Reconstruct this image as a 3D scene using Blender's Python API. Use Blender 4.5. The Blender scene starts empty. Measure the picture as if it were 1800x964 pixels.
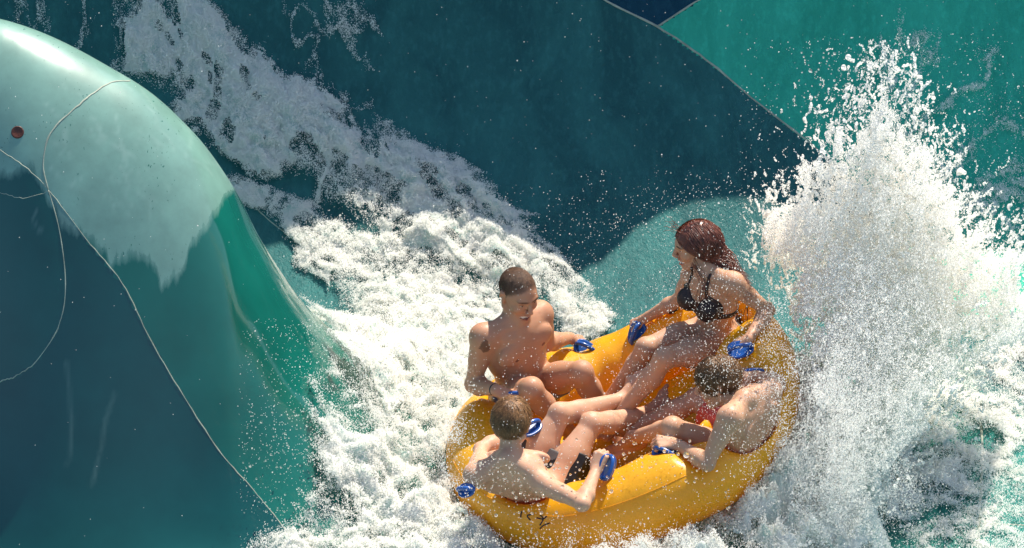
import bpy, math, random
import numpy as np

rng = np.random.default_rng(7)
random.seed(7)
scene = bpy.context.scene
COL = scene.collection
V = lambda *a: np.array(a, dtype=float)
def unit(v):
    v = np.asarray(v, float)
    return v / (np.linalg.norm(v) + 1e-12)

# ------------------------------------------------------------------ camera
PITCH = math.radians(27.0)
FPX = 4900.0                       # focal length in pixels of an 1800 px wide picture
DEPTH = 14.0                       # camera to raft
RAFT_O = V(0, 0, 0.38)
FWD = V(0, math.cos(PITCH), -math.sin(PITCH)); RGT = V(1, 0, 0); UPV = V(0, math.sin(PITCH), math.cos(PITCH))
def raydir(px, py): return FWD + RGT * ((px - 900.0) / FPX) - UPV * ((py - 482.0) / FPX)
CAM = RAFT_O - DEPTH * raydir(1095, 745)
cam = bpy.data.cameras.new('camera'); cam.sensor_width = 36.0; cam.lens = FPX / 1800.0 * 36.0
cam.clip_start = 0.1; cam.clip_end = 500
camo = bpy.data.objects.new('camera', cam); COL.objects.link(camo)
camo.location = CAM; camo.rotation_euler = (math.pi / 2 - PITCH, 0, 0)
scene.camera = camo

# ------------------------------------------------------------------ sky, sun, exposure
SUN_EL, SUN_AZ = math.radians(58), math.radians(30)      # azimuth from +Y (behind the raft) towards +X
w = bpy.data.worlds.new('World'); scene.world = w; w.use_nodes = True
nt = w.node_tree; nt.nodes.clear()
sky = nt.nodes.new('ShaderNodeTexSky'); sky.sky_type = 'NISHITA'; sky.sun_disc = False
sky.sun_elevation = SUN_EL; sky.sun_rotation = SUN_AZ
bg = nt.nodes.new('ShaderNodeBackground'); bg.inputs['Strength'].default_value = 0.12
wo = nt.nodes.new('ShaderNodeOutputWorld')
nt.links.new(sky.outputs[0], bg.inputs[0]); nt.links.new(bg.outputs[0], wo.inputs[0])
SUN = V(math.sin(SUN_AZ) * math.cos(SUN_EL), math.cos(SUN_AZ) * math.cos(SUN_EL), math.sin(SUN_EL))
sl = bpy.data.lights.new('sun', 'SUN'); sl.energy = 5.0; sl.angle = math.radians(0.55); sl.color = (1.0, 0.90, 0.76)
so = bpy.data.objects.new('sun', sl); COL.objects.link(so)
from mathutils import Vector
so.rotation_euler = Vector(SUN).to_track_quat('Z', 'Y').to_euler(); so.location = (4, 8, 12)
scene.view_settings.view_transform = 'Standard'; scene.view_settings.look = 'None'
scene.view_settings.exposure = 0.72; scene.view_settings.gamma = 1.0
scene.render.engine = 'CYCLES'
scene.cycles.max_bounces = 11; scene.cycles.diffuse_bounces = 9; scene.cycles.glossy_bounces = 3
scene.cycles.transmission_bounces = 9; scene.cycles.transparent_max_bounces = 12
scene.cycles.use_denoising = True
scene.cycles.caustics_reflective = False; scene.cycles.caustics_refractive = False

# ------------------------------------------------------------------ layout helpers
def at_y(px, py, Y):
    d = raydir(px, py); return CAM + d * ((Y - CAM[1]) / d[1])
def at_depth(px, py, t): return CAM + raydir(px, py) * t
def project(P):
    P = np.asarray(P, float); q = P - CAM
    t = q @ FWD
    return np.stack([900 + FPX * (q @ RGT) / t, 482 - FPX * (q @ UPV) / t], -1)
def chain(parent, px, py, L, far):
    """the point on the line of sight through a pixel, one bone length away from its parent joint"""
    if not isinstance(far, bool): return at_y(px, py, far)
    d = unit(raydir(px, py)); m = parent - CAM; t0 = m @ d
    h2 = L * L - (m @ m - t0 * t0)
    t = t0 + (math.sqrt(h2) if h2 > 0 else 0) * (1 if far else -1)
    return CAM + d * t

# ------------------------------------------------------------------ noise
def _hash(ix, iy, iz, seed):
    h = (ix.astype(np.int64) * 374761393 + iy.astype(np.int64) * 668265263 + iz.astype(np.int64) * 2147483647 + seed * 974711) & 0xFFFFFFFF
    h = ((h ^ (h >> 13)) * 1274126177) & 0xFFFFFFFF
    h = ((h ^ (h >> 16)) * 2246822519) & 0xFFFFFFFF
    return ((h ^ (h >> 15)) & 0xFFFFFF).astype(np.float32) / float(0xFFFFFF)
def vnoise(x, y, z=None, seed=0):
    x = np.asarray(x, np.float64); y = np.asarray(y, np.float64)
    ix = np.floor(x); iy = np.floor(y); fx = x - ix; fy = y - iy
    fx = fx * fx * (3 - 2 * fx); fy = fy * fy * (3 - 2 * fy)
    if z is None:
        zz = np.zeros_like(ix)
        a = _hash(ix, iy, zz, seed); b = _hash(ix + 1, iy, zz, seed); c = _hash(ix, iy + 1, zz, seed); d = _hash(ix + 1, iy + 1, zz, seed)
        return (a * (1 - fx) + b * fx) * (1 - fy) + (c * (1 - fx) + d * fx) * fy
    z = np.asarray(z, np.float64); iz = np.floor(z); fz = z - iz; fz = fz * fz * (3 - 2 * fz)
    r = 0
    for k in (0, 1):
        a = _hash(ix, iy, iz + k, seed); b = _hash(ix + 1, iy, iz + k, seed); c = _hash(ix, iy + 1, iz + k, seed); d = _hash(ix + 1, iy + 1, iz + k, seed)
        v = (a * (1 - fx) + b * fx) * (1 - fy) + (c * (1 - fx) + d * fx) * fy
        r = r + v * (fz if k else 1 - fz)
    return r
def fbm(x, y, z=None, o=4, seed=0, gain=.5):
    s = 0; a = 1; t = 0; f = 1.0
    for i in range(o):
        s = s + a * vnoise(x * f + 17.3 * i, y * f - 9.1 * i, None if z is None else z * f + 3.7 * i, seed + i)
        t += a; a *= gain; f *= 2.03
    return s / t
def ridged(x, y, z=None, o=4, seed=0):
    s = 0; a = 1; t = 0; f = 1.0
    for i in range(o):
        n = 1 - np.abs(2 * vnoise(x * f + 7.7 * i, y * f + 3.1 * i, None if z is None else z * f, seed + i) - 1)
        s = s + a * n * n; t += a; a *= .5; f *= 2.1
    return s / t
def sstep(a, b, x):
    t = np.clip((x - a) / (b - a), 0, 1); return t * t * (3 - 2 * t)

# ------------------------------------------------------------------ object helpers
def mesh_obj(name, verts, faces, mat=None, parent=None, smooth=True, colors=None, attr=None):
    me = bpy.data.meshes.new(name)
    verts = np.asarray(verts, np.float32)
    if isinstance(faces, np.ndarray):
        nf, k = faces.shape
        me.vertices.add(len(verts)); me.vertices.foreach_set('co', verts.ravel())
        me.loops.add(nf * k); me.loops.foreach_set('vertex_index', faces.astype(np.int32).ravel())
        me.polygons.add(nf); me.polygons.foreach_set('loop_start', np.arange(0, nf * k, k, dtype=np.int32))
        me.update(calc_edges=True)
    else:
        me.from_pydata([tuple(map(float, v)) for v in verts], [], [tuple(map(int, f)) for f in faces]); me.update()
    if smooth: me.polygons.foreach_set('use_smooth', np.ones(len(me.polygons), bool))
    if colors is not None:
        a = me.color_attributes.new('Col', 'FLOAT_COLOR', 'POINT')
        c = np.ones((len(verts), 4), np.float32); c[:, :3] = colors; a.data.foreach_set('color', c.ravel())
    if attr:
        for k2, v2 in attr.items():
            a = me.attributes.new(k2, 'FLOAT', 'POINT'); a.data.foreach_set('value', np.asarray(v2, np.float32))
    if mat: me.materials.append(mat)
    o = bpy.data.objects.new(name, me); COL.objects.link(o)
    if parent is not None: attach(o, parent)
    return o
def attach(o, parent):
    o.parent = parent
    o.matrix_parent_inverse = PMAT[parent.name].inverted() if parent.name in PMAT else parent.matrix_basis.inverted()
PMAT = {}
def empty(name, loc):
    o = bpy.data.objects.new(name, None); COL.objects.link(o); o.location = loc; o.empty_display_size = .1
    from mathutils import Matrix
    PMAT[o.name] = Matrix.Translation(loc)
    return o
def tag(o, label=None, cat=None, group=None, kind=None):
    if label: o['label'] = label
    if cat: o['category'] = cat
    if group: o['group'] = group
    if kind: o['kind'] = kind
    return o
def tube(path, rad, n=10, closed=False, cap=True):
    P = np.asarray(path, float); m = len(P)
    rad = np.broadcast_to(np.asarray(rad, float), (m,))
    T = np.roll(P, -1, 0) - np.roll(P, 1, 0)
    if not closed: T[0] = P[1] - P[0]; T[-1] = P[-1] - P[-2]
    T /= np.linalg.norm(T, axis=1, keepdims=True) + 1e-12
    ref = V(0, 0, 1) if abs(T[0][2]) < .9 else V(1, 0, 0)
    N = np.zeros_like(P); N[0] = unit(np.cross(T[0], ref))
    for i in range(1, m): N[i] = unit(N[i - 1] - T[i] * (N[i - 1] @ T[i]))
    B = np.cross(T, N); a = np.linspace(0, 2 * np.pi, n, endpoint=False)
    vs = (P[:, None] + rad[:, None, None] * (np.cos(a)[None, :, None] * N[:, None] + np.sin(a)[None, :, None] * B[:, None])).reshape(-1, 3)
    f = []
    for i in range(m if closed else m - 1):
        j = (i + 1) % m
        for k in range(n): f.append((i * n + k, i * n + (k + 1) % n, j * n + (k + 1) % n, j * n + k))
    if cap and not closed:
        f.append(tuple(range(n))[::-1]); f.append(tuple((m - 1) * n + k for k in range(n)))
    return vs, f
def spline(P, n=8, closed=False):
    P = np.asarray(P, float); m = len(P); out = []
    for i in range(m if closed else m - 1):
        if closed: a, b, c, d = P[i - 1], P[i], P[(i + 1) % m], P[(i + 2) % m]
        else: a, b, c, d = P[max(i - 1, 0)], P[i], P[i + 1], P[min(i + 2, m - 1)]
        for k in range(n):
            t = k / n
            out.append(.5 * (2 * b + (c - a) * t + (2 * a - 5 * b + 4 * c - d) * t * t + (3 * b - a - 3 * c + d) * t ** 3))
    if not closed: out.append(P[-1])
    return np.array(out)

# ------------------------------------------------------------------ materials
class NT:
    def __init__(s, name):
        s.m = bpy.data.materials.new(name); s.m.use_nodes = True; s.t = s.m.node_tree; s.t.nodes.clear()
        s.out = s.n('ShaderNodeOutputMaterial')
    def n(s, typ, ins=None, **kw):
        x = s.t.nodes.new(typ)
        for k, v in kw.items(): setattr(x, k, v)
        for k, v in (ins or {}).items():
            if isinstance(v, bpy.types.NodeSocket): s.t.links.new(v, x.inputs[k])
            else: x.inputs[k].default_value = v
        return x
    def noise(s, scale, detail=4, rough=.55, vec=None, dist=0.0):
        i = {'Scale': scale, 'Detail': detail, 'Roughness': rough, 'Distortion': dist}
        if vec is not None: i['Vector'] = vec
        return s.n('ShaderNodeTexNoise', i).outputs['Fac']
    def ramp(s, f, stops):
        r = s.n('ShaderNodeValToRGB', {'Fac': f}); e = r.color_ramp.elements
        while len(e) < len(stops): e.new(.5)
        for q, (p, c) in zip(e, stops): q.position = p; q.color = (*c, 1) if len(c) == 3 else c
        return r.outputs['Color']
    def mix(s, f, a, b, mode='MIX'):
        x = s.n('ShaderNodeMix', data_type='RGBA', blend_type=mode)
        for k, v in ((0, f), (6, a), (7, b)):
            if isinstance(v, bpy.types.NodeSocket): s.t.links.new(v, x.inputs[k])
            else: x.inputs[k].default_value = v if not isinstance(v, tuple) or len(v) == 4 else (*v, 1)
        return x.outputs[2]
    def math(s, op, a, b=0.0, c=0.0):
        x = s.n('ShaderNodeMath', operation=op)
        for k, v in ((0, a), (1, b), (2, c)):
            if isinstance(v, bpy.types.NodeSocket): s.t.links.new(v, x.inputs[k])
            else: x.inputs[k].default_value = v
        return x.outputs[0]
    def pos(s, sc=(1, 1, 1), rot=(0, 0, 0)):
        g = s.n('ShaderNodeNewGeometry')
        return s.n('ShaderNodeMapping', {'Vector': g.outputs['Position'], 'Scale': sc, 'Rotation': rot}).outputs[0]
    def bump(s, h, strength, dist=.01, normal=None):
        i = {'Height': h, 'Strength': strength, 'Distance': dist}
        if normal is not None: i['Normal'] = normal
        return s.n('ShaderNodeBump', i).outputs[0]
    def attr(s, name): return s.n('ShaderNodeAttribute', attribute_name=name)
    def pbr(s, **ins):
        p = s.n('ShaderNodeBsdfPrincipled', {k.replace('_', ' '): v for k, v in ins.items()}); return p
    def done(s, sh): s.t.links.new(sh.outputs[0], s.out.inputs[0]); return s.m
def c4(c): return (*c, 1)

def mat_plain(name, col, rough=.5, coat=0.0, var=.12, bump=0.0, bscale=80, **kw):
    b = NT(name); n = b.noise(9, 5, vec=b.pos())
    lo = tuple(v * (1 - var) for v in col); hi = tuple(min(1, v * (1 + var)) for v in col)
    p = b.pbr(Base_Color=b.ramp(n, [(.3, lo), (.7, hi)]), Roughness=rough, Coat_Weight=coat)
    for k, v in kw.items(): p.inputs[k.replace('_', ' ')].default_value = v
    if bump: b.t.links.new(b.bump(b.noise(bscale, 4, vec=b.pos()), bump, .004), p.inputs['Normal'])
    return b.done(p)

def mat_wall(name, col, col2):
    """wet gelcoat under a thin sheet of running water"""
    b = NT(name); P = b.pos()
    n1 = b.noise(2.2, 6, .62, vec=b.pos((1.3, .5, .6), (0, 0, .6)), dist=.8); n2 = b.noise(30, 4, vec=b.pos((1, .5, .6)))
    c = b.mix(b.ramp(n1, [(.35, (0, 0, 0)), (.7, (1, 1, 1))]), col, col2)
    c = b.mix(b.math('MULTIPLY', b.ramp(n2, [(.5, (0, 0, 0)), (.8, (1, 1, 1))]), .25), c, tuple(min(1, v * 1.8 + .01) for v in col2))
    r1 = b.noise(48, 3, .6, vec=b.pos((1, .55, .8)), dist=.6); r2 = b.noise(120, 3, .6, vec=b.pos((1, .6, .8)), dist=.4)
    h = b.math('ADD', b.math('MULTIPLY', r1, 1.0), b.math('MULTIPLY', r2, .45))
    p = b.pbr(Base_Color=c, Roughness=.30, IOR=1.34, Specular_IOR_Level=.10, Normal=b.bump(h, .95, .009))
    return b.done(p)
def mat_hump(name, wet, dry):
    b = NT(name); P = b.pos()
    a = b.attr('dry').outputs['Fac']
    streak = b.noise(30, 4, .6, vec=b.pos((1.2, .35, .35)))
    f = b.math('ADD', a, b.math('MULTIPLY', b.math('SUBTRACT', streak, .5), .5))
    f = b.ramp(f, [(.36, (0, 0, 0)), (.66, (1, 1, 1))])
    # fine drips and beads left standing on the dry coat
    beads = b.ramp(b.noise(85, 2, .5, vec=b.pos((1, .6, .6))), [(.68, (0, 0, 0)), (.71, (1, 1, 1))])
    zone = b.ramp(b.noise(3.1, 2, vec=P), [(.45, (0, 0, 0)), (.6, (1, 1, 1))])
    bd = b.math('MULTIPLY', b.math('MULTIPLY', beads, zone), .8)
    f2 = b.math('MULTIPLY', f, b.math('SUBTRACT', 1.0, bd))
    sc = b.attr('scuff').outputs['Fac']
    blot = b.noise(5, 6, .65, vec=P)
    dcol = b.mix(b.ramp(blot, [(.35, (0, 0, 0)), (.7, (1, 1, 1))]), tuple(v * .75 for v in dry), dry)
    wcol = b.mix(b.ramp(b.noise(2.2, 4, vec=P), [(.3, (0, 0, 0)), (.7, (1, 1, 1))]), tuple(v * .7 for v in wet), wet)
    c = b.mix(f2, wcol, dcol)
    c = b.mix(b.math('MULTIPLY', sc, .35), c, (.40, .55, .5))
    rough = b.math('ADD', .06, b.math('MULTIPLY', f2, .27))
    p = b.pbr(Base_Color=c, Roughness=rough, Coat_Weight=.3, Coat_Roughness=.12,
              Normal=b.bump(b.math('ADD', b.math('MULTIPLY', bd, .6), b.noise(3, 3, vec=P)), .12, .01))
    return b.done(p)
def mat_skin(name):
    b = NT(name); c = b.attr('Col').outputs['Color']; P = b.pos()
    n = b.noise(28, 5, .6, vec=P); c = b.mix(b.ramp(n, [(.35, (0, 0, 0)), (.72, (.28, .28, .28))]), c, (.46, .20, .12))
    h = b.math('ADD', b.noise(260, 3, vec=P), b.math('MULTIPLY', b.noise(60, 3, vec=P), .6))
    rr = b.ramp(b.noise(45, 4, vec=P), [(.35, (.40, .40, .40)), (.65, (.62, .62, .62))])
    p = b.pbr(Base_Color=c, Roughness=rr, Specular_IOR_Level=.35, Subsurface_Weight=.25, Subsurface_Scale=.025, Normal=b.bump(h, .22, .003))
    p.inputs['Subsurface Radius'].default_value = (1, .35, .2)
    return b.done(p)
def mat_cloth(name, col, sc=350, rough=.55, col2=None):
    b = NT(name); P = b.pos(); n = b.noise(12, 4, vec=P)
    c = b.ramp(n, [(.3, tuple(v * .75 for v in col)), (.7, tuple(col2 or [min(1, v * 1.25) for v in col]))])
    h = b.math('ADD', b.noise(sc, 2, vec=P), b.math('MULTIPLY', b.noise(22, 4, vec=P, dist=.8), 2.5))
    return b.done(b.pbr(Base_Color=c, Roughness=rough, Specular_IOR_Level=.35, Normal=b.bump(h, .18, .006)))
def mat_foam(name, col, gloss=.15, transl=.35):
    b = NT(name)
    d = b.n('ShaderNodeBsdfDiffuse', {'Color': c4(col)}); t = b.n('ShaderNodeBsdfTranslucent', {'Color': c4(col)})
    g = b.n('ShaderNodeBsdfGlossy', {'Color': (1, 1, 1, 1), 'Roughness': .25})
    m1 = b.n('ShaderNodeMixShader', {0: transl, 1: d.outputs[0], 2: t.outputs[0]})
    m2 = b.n('ShaderNodeMixShader', {0: gloss, 1: m1.outputs[0], 2: g.outputs[0]})
    return b.done(m2)
def mat_drop(name):
    b = NT(name)
    p = b.pbr(Base_Color=(.95, .97, .97, 1), Roughness=.05, IOR=1.33, Transmission_Weight=1.0)
    d = b.n('ShaderNodeBsdfTranslucent', {'Color': (.92, .93, .92, 1)})
    return b.done(b.n('ShaderNodeMixShader', {0: .35, 1: p.outputs[0], 2: d.outputs[0]}))
def mat_raft(name):
    b = NT(name); P = b.pos(); n = b.noise(4, 5, vec=P)
    c = b.ramp(n, [(.3, (.87, .42, .014)), (.7, (.92, .49, .024))])
    h = b.math('ADD', b.math('MULTIPLY', b.noise(18, 4, vec=P, dist=.5), 1.0), b.math('MULTIPLY', b.noise(130, 3, vec=P), .25))
    rr = b.ramp(b.noise(30, 4, vec=P), [(.3, (.18, .18, .18)), (.7, (.42, .42, .42))]); nm = b.bump(h, .22, .01)
    p = b.pbr(Base_Color=c, Roughness=rr, Normal=nm)
    t = b.n('ShaderNodeBsdfTranslucent', {'Color': (1.0, .50, .03, 1), 'Normal': nm})              # thin inflated vinyl lets the sun through
    return b.done(b.n('ShaderNodeMixShader', {0: .28, 1: p.outputs[0], 2: t.outputs[0]}))
# ------------------------------------------------------------------ the slide: one running surface z = S(x, y)
_rx = spline([V(-7.5, 1.6), V(-5.5, 2.1), V(-4.2, 2.36), V(-3.13, 2.30), V(-2.5, 2.02), V(-2.19, 1.75), V(-1.99, 1.44), V(-1.84, 1.08), V(-1.62, .66), V(-1.33, .30), V(-1.05, .10), V(-.75, 0.02), V(-.4, 0), V(0.5, 0)], 10)
def ridge(x): return np.interp(x, _rx[:, 0], _rx[:, 1], left=1.6, right=0)
YB, RW, SM = 1.15, 3.0, 2.90
def hump_h(x, y):
    yr = .62 + .10 * np.sin(x * 1.1)
    u = y - yr
    F = np.where(u < 0, np.cos(np.clip(-u / (1.62 - .36 * sstep(-2.85, -1.95, x)), 0, 1) * np.pi / 2) ** 1.7, np.cos(np.clip(u / 1.25, 0, 1) * np.pi / 2) ** 1.6)
    h = ridge(x) * F
    # a soft fold running down the front of the dome, on its outer side
    g = np.exp(-(((x + 3.22) / .22) ** 2)) * np.exp(-(((y + .12) / .42) ** 2))
    return h - .13 * g * (h > .05)
def S(x, y):
    x = np.asarray(x, float); y = np.asarray(y, float)
    s = np.clip(y - YB + .02 * x * x * (np.abs(x) < 9), 0, None)
    sa = np.minimum(s, SM)
    z = RW - np.sqrt(RW * RW - sa * sa) + (s - sa) * 6.0
    return np.maximum(z, 0) + hump_h(x, y) * (1 - .0 * s)
def Sn(x, y, e=.01):
    gx = (S(x + e, y) - S(x - e, y)) / (2 * e); gy = (S(x, y + e) - S(x, y - e)) / (2 * e)
    n = np.stack([-gx, -gy, np.ones_like(gx)], -1)
    return n / np.linalg.norm(n, axis=-1, keepdims=True)
def hit(px, py):
    d = raydir(px, py); t = np.arange(10.5, 22, .004)
    P = CAM + t[:, None] * d; k = np.argmax(P[:, 2] < S(P[:, 0], P[:, 1]))
    return P[k]
def in_poly(pts, poly):
    x, y = pts[:, 0], pts[:, 1]; r = np.zeros(len(pts), bool); n = len(poly)
    for i in range(n):
        x1, y1 = poly[i]; x2, y2 = poly[(i + 1) % n]
        c = ((y1 > y) != (y2 > y)) & (x < (x2 - x1) * (y - y1) / (y2 - y1 + 1e-9) + x1)
        r ^= c
    return r
def poly_dist(pts, line):
    line = np.asarray(line, float); d = np.full(len(pts), 1e9)
    for a, b in zip(line[:-1], line[1:]):
        ab = b - a; t = np.clip(((pts - a) @ ab) / (ab @ ab), 0, 1)
        d = np.minimum(d, np.linalg.norm(pts - a - t[:, None] * ab, axis=1))
    return d
H1 = [(0, 265), (50, 300), (85, 335), (150, 420), (215, 500), (265, 600), (330, 710), (390, 800), (445, 862), (500, 930), (540, 990)]
H2 = [(228, 143), (190, 148), (140, 185), (90, 235), (76, 290), (85, 335)]
H3 = [(85, 335), (105, 410), (115, 500), (105, 570), (70, 630), (30, 662), (0, 672)]
W1 = [(990, -45), (1060, 0), (1155, 48), (1240, 105), (1330, 180), (1430, 258), (1520, 345), (1620, 470)]
W2 = [(1155, 48), (1230, 0), (1300, -42)]
SHADE = [(-700, 330), (300, 330), (640, 400), (900, 490), (990, 505), (1035, 490), (1070, 455), (1110, 415), (1155, 382), (1205, 362), (1265, 352), (1340, 352), (1430, 385), (1540, 430), (1800, 440), (2400, 440)]
_rim = []
for q in SHADE:          # the upper edge of the bowl, as high as the shadow it throws on the wall asks for
    P0 = hit(*q) if 0 < q[0] < 1800 else at_y(q[0], q[1], 2.4)
    if 0 <= q[0] < 500: P0 = at_y(q[0], q[1], 2.3)
    t = np.arange(.5, 9, .01); P = P0 + t[:, None] * SUN
    k = np.argmax(P[:, 2] < S(P[:, 0], P[:, 1])); _rim.append((P[k, 0], P[k, 2]))
_rim = np.array(sorted(_rim)); print('rim', _rim.round(2).tolist())
_rim = np.array([(-8, 4.4)] + [tuple(r) for r in _rim if -4.5 < r[0] < 3.2] + [(3.6, 3.7), (8, 3.9)])
def rim(x): return np.interp(x, _rim[:, 0], _rim[:, 1])
def grid_axis(a, b, fine_a, fine_b, fs, cs):
    l = np.linspace(a, fine_a, max(2, int((fine_a - a) / cs)), endpoint=False); m = np.arange(fine_a, fine_b, fs); r = np.linspace(fine_b, b, max(2, int((b - fine_b) / cs)))
    return np.concatenate([l, m, r])
gx = grid_axis(-7.5, 8, -3.75, 3.2, .014, .12); gy = grid_axis(-7, 7, -1.3, 4.25, .014, .05)
GX, GY = np.meshgrid(gx, gy); GZ = np.minimum(S(GX, GY), rim(GX))
NXg, NYg = len(gx), len(gy)
gv = np.stack([GX, GY, GZ], -1).reshape(-1, 3)
gp = project(gv)
idx = np.arange(NXg * NYg).reshape(NYg, NXg)
gf = np.stack([idx[:-1, :-1], idx[:-1, 1:], idx[1:, 1:], idx[1:, :-1]], -1).reshape(-1, 4)
fc = gv[gf].mean(1); fp = project(fc)
keep = np.ones(len(gf), bool)
hump_f = hump_h(fc[:, 0], fc[:, 1]) > .012
hump_f &= (fc[:, 0] < -.9)
cls = np.zeros(len(gf), int)
b_green = [(1155, 48)] + W1[3:] + [(1700, 560), (2600, 560), (2600, -900), (1300, -900), (1300, -42), (1230, 0)]
b_navy = [(1155, 48), (1230, 0), (1300, -42), (1300, -2500), (-1500, -2500), (990, -45), (1060, 0)]
wallish = ~hump_f
cls[wallish & in_poly(fp, b_green)] = 1
cls[wallish & in_poly(fp, b_navy) & (fc[:, 1] > 3)] = 2
cls[wallish & (fp[:, 0] > 1722 + .0 * fp[:, 1]) & (fp[:, 1] > 726)] = 3
cls[wallish & (fp[:, 0] > 1722) & (fp[:, 1] > 922)] = 4
cls[wallish & (fc[:, 1] < 1.25) & (fp[:, 0] < 1720)] = 9
cls[hump_f] = 5
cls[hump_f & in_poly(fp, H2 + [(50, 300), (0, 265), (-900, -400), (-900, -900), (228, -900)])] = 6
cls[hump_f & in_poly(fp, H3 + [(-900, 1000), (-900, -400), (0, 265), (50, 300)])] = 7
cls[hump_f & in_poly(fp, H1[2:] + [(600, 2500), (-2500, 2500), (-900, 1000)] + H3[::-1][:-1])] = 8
m_blue = mat_wall('gelcoat_blue_wet', (.020, .092, .098), (.034, .155, .152))
m_green = mat_wall('gelcoat_green_wet', (.026, .32, .22), (.045, .46, .32))
m_floor = mat_wall('gelcoat_floor_wet', (.020, .15, .125), (.036, .21, .175))
m_navy = mat_wall('gelcoat_navy_wet', (.008, .045, .075), (.012, .06, .095))
m_teal = mat_wall('gelcoat_teal_wet', (.022, .16, .145), (.035, .21, .185))
m_hA = mat_hump('gelcoat_hump_green', (.006, .135, .105), (.19, .36, .305))
m_hB = mat_hump('gelcoat_hump_half_shaded', (.006, .095, .087), (.19, .36, .305))  # same gelcoat as the green, base darkened for the shade on the left panels
m_hC = mat_hump('gelcoat_hump_shaded', (.005, .078, .076), (.12, .24, .22))  # same gelcoat again, shade of the lower-left front put into its colour
m_seam = mat_plain('seam_caulk', (.33, .37, .30), .6, var=.3, bump=.4)
# dry film and scuffs on the hump, by place on the surface
scx, scy = gp[:, 0], gp[:, 1]
jag = 26 * (fbm(scx / 16, scx * 0, o=3, seed=5) - .5) * 2 + 70 * (vnoise(scx / 60, scy / 300, seed=8) - .5)
edge = np.interp(scx, [-900, 60, 200, 285, 345, 390, 430, 520], [330, 340, 480, 470, 410, 345, 300, 200])
dry = .5 + (edge - scy + jag) / 75.0
dry = np.clip(dry, 0, 1)
dry *= (gv[:, 0] < -1.2)
blotch = sstep(.50, .58, fbm(scx / 70 + 3, scy / 130, o=5, seed=11)) * np.exp(-(((scx - 350) / 95) ** 2 + ((scy - 590) / 135) ** 2))
dry = np.maximum(dry, .60 * blotch * (np.abs(scx - 375 - (scy - 560) * .28) > 14))
scuff = np.zeros(len(gv))
hum = (gv[:, 0] < -1.3) & (hump_h(gv[:, 0], gv[:, 1]) > .1)
hp = gp[hum]
sc_ = np.zeros(len(hp)); r_ = random.Random(3)
for k in range(46):
    x0 = r_.gauss(215, 75); y0 = r_.gauss(270, 85); a = r_.uniform(.5, 1.5); L = r_.uniform(20, 90); cv = r_.uniform(-25, 25)
    ln = [(x0 + L * t * math.cos(a) + cv * math.sin(t * 3), y0 + L * t * math.sin(a)) for t in np.linspace(0, 1, 5)]
    sc_ = np.maximum(sc_, r_.uniform(.1, .6) * np.clip(1.2 - poly_dist(hp, ln) / 2.4, 0, 1))
for ln in ([(118, 640), (122, 690), (126, 740), (124, 790), (118, 820)], [(203, 690), (185, 740), (178, 790), (162, 850)]):
    sc_ = np.maximum(sc_, np.clip(1.0 - poly_dist(hp, ln) / 6.0, 0, 1) * .5 * fbm(hp[:, 0] / 5, hp[:, 1] / 40, o=3, seed=2))
scuff[hum] = sc_
bowl = empty('slide_bowl', (0, 2.5, 0)); tag(bowl, 'blue and green fibreglass slide bowl behind the raft', kind='structure')
hump = empty('slide_hump', (-3.4, .6, 0)); tag(hump, 'smooth domed teal fibreglass hump beside the foam', kind='structure')
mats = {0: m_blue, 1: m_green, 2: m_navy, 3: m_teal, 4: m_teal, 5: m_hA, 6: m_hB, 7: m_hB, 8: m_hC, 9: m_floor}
for c, m in mats.items():
    ff = gf[keep & (cls == c)]
    if not len(ff): continue
    u, inv = np.unique(ff, return_inverse=True)
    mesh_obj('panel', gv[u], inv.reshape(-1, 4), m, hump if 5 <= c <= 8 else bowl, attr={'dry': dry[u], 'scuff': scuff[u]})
def seam(line, par, r=.006, lift=-.0012):
    L = spline([V(*q) for q in line], 8); P = np.array([hit(*q) for q in L])
    ok = [0] + [i for i in range(1, len(P)) if np.linalg.norm(P[i] - P[i - 1]) < .35]
    P = P[ok]; P[:, 2] = S(P[:, 0], P[:, 1]); P = P + Sn(P[:, 0], P[:, 1]) * lift
    k = np.arange(len(P)); rr = r * (.75 + .5 * vnoise(k * .7, k * 0.0, seed=4))
    vs, f = tube(P, rr, 6); mesh_obj('seam', vs, f, m_seam, par)
seam([(-60, 225)] + H1, hump, .003); seam(H2, hump, .0045); seam(H3 + [(-60, 690)], hump, .0028); seam([(-60, 330), (0, 340), (40, 350), (85, 338)], hump, .002)
seam(W1, bowl, .007); seam(W2, bowl, .006)
seam([(1722, 728), (1727, 790), (1724, 870), (1718, 980)], bowl, .007); seam([(1690, 725), (1750, 727), (1830, 729)], bowl, .005); seam([(1722, 920), (1760, 922), (1830, 926)], bowl, .005)
seam([(436, 352), (470, 385), (520, 425)], bowl, .004); seam([(555, 535), (600, 570), (660, 600)], bowl, .004)
# bolt hole with a rusty rim in the dome
bp = hit(31, 233); bn = Sn(bp[0], bp[1]); e1 = unit(np.cross(bn, V(0, 1, 0))); e2 = np.cross(bn, e1)
m_rust = mat_plain('rusty_bolt', (.10, .025, .012), .5, var=.5, bump=.6); m_black = mat_plain('dark_recess', (.01, .006, .005), .6)
a = np.linspace(0, 2 * np.pi, 24, endpoint=False); prof = [(.032, -.003), (.031, .002), (.027, .0035), (.023, .0025), (.012, .0015), (0.0005, .001)]
vs = np.concatenate([[bp + bn * (z + .001) + r * (e1 * math.cos(t) + e2 * math.sin(t)) for t in a] for r, z in prof])
f = [(i * 24 + k, i * 24 + (k + 1) % 24, (i + 1) * 24 + (k + 1) % 24, (i + 1) * 24 + k) for i in range(len(prof) - 1) for k in range(24)]
mesh_obj('bolt_cap', vs, f, m_rust, hump)
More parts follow.
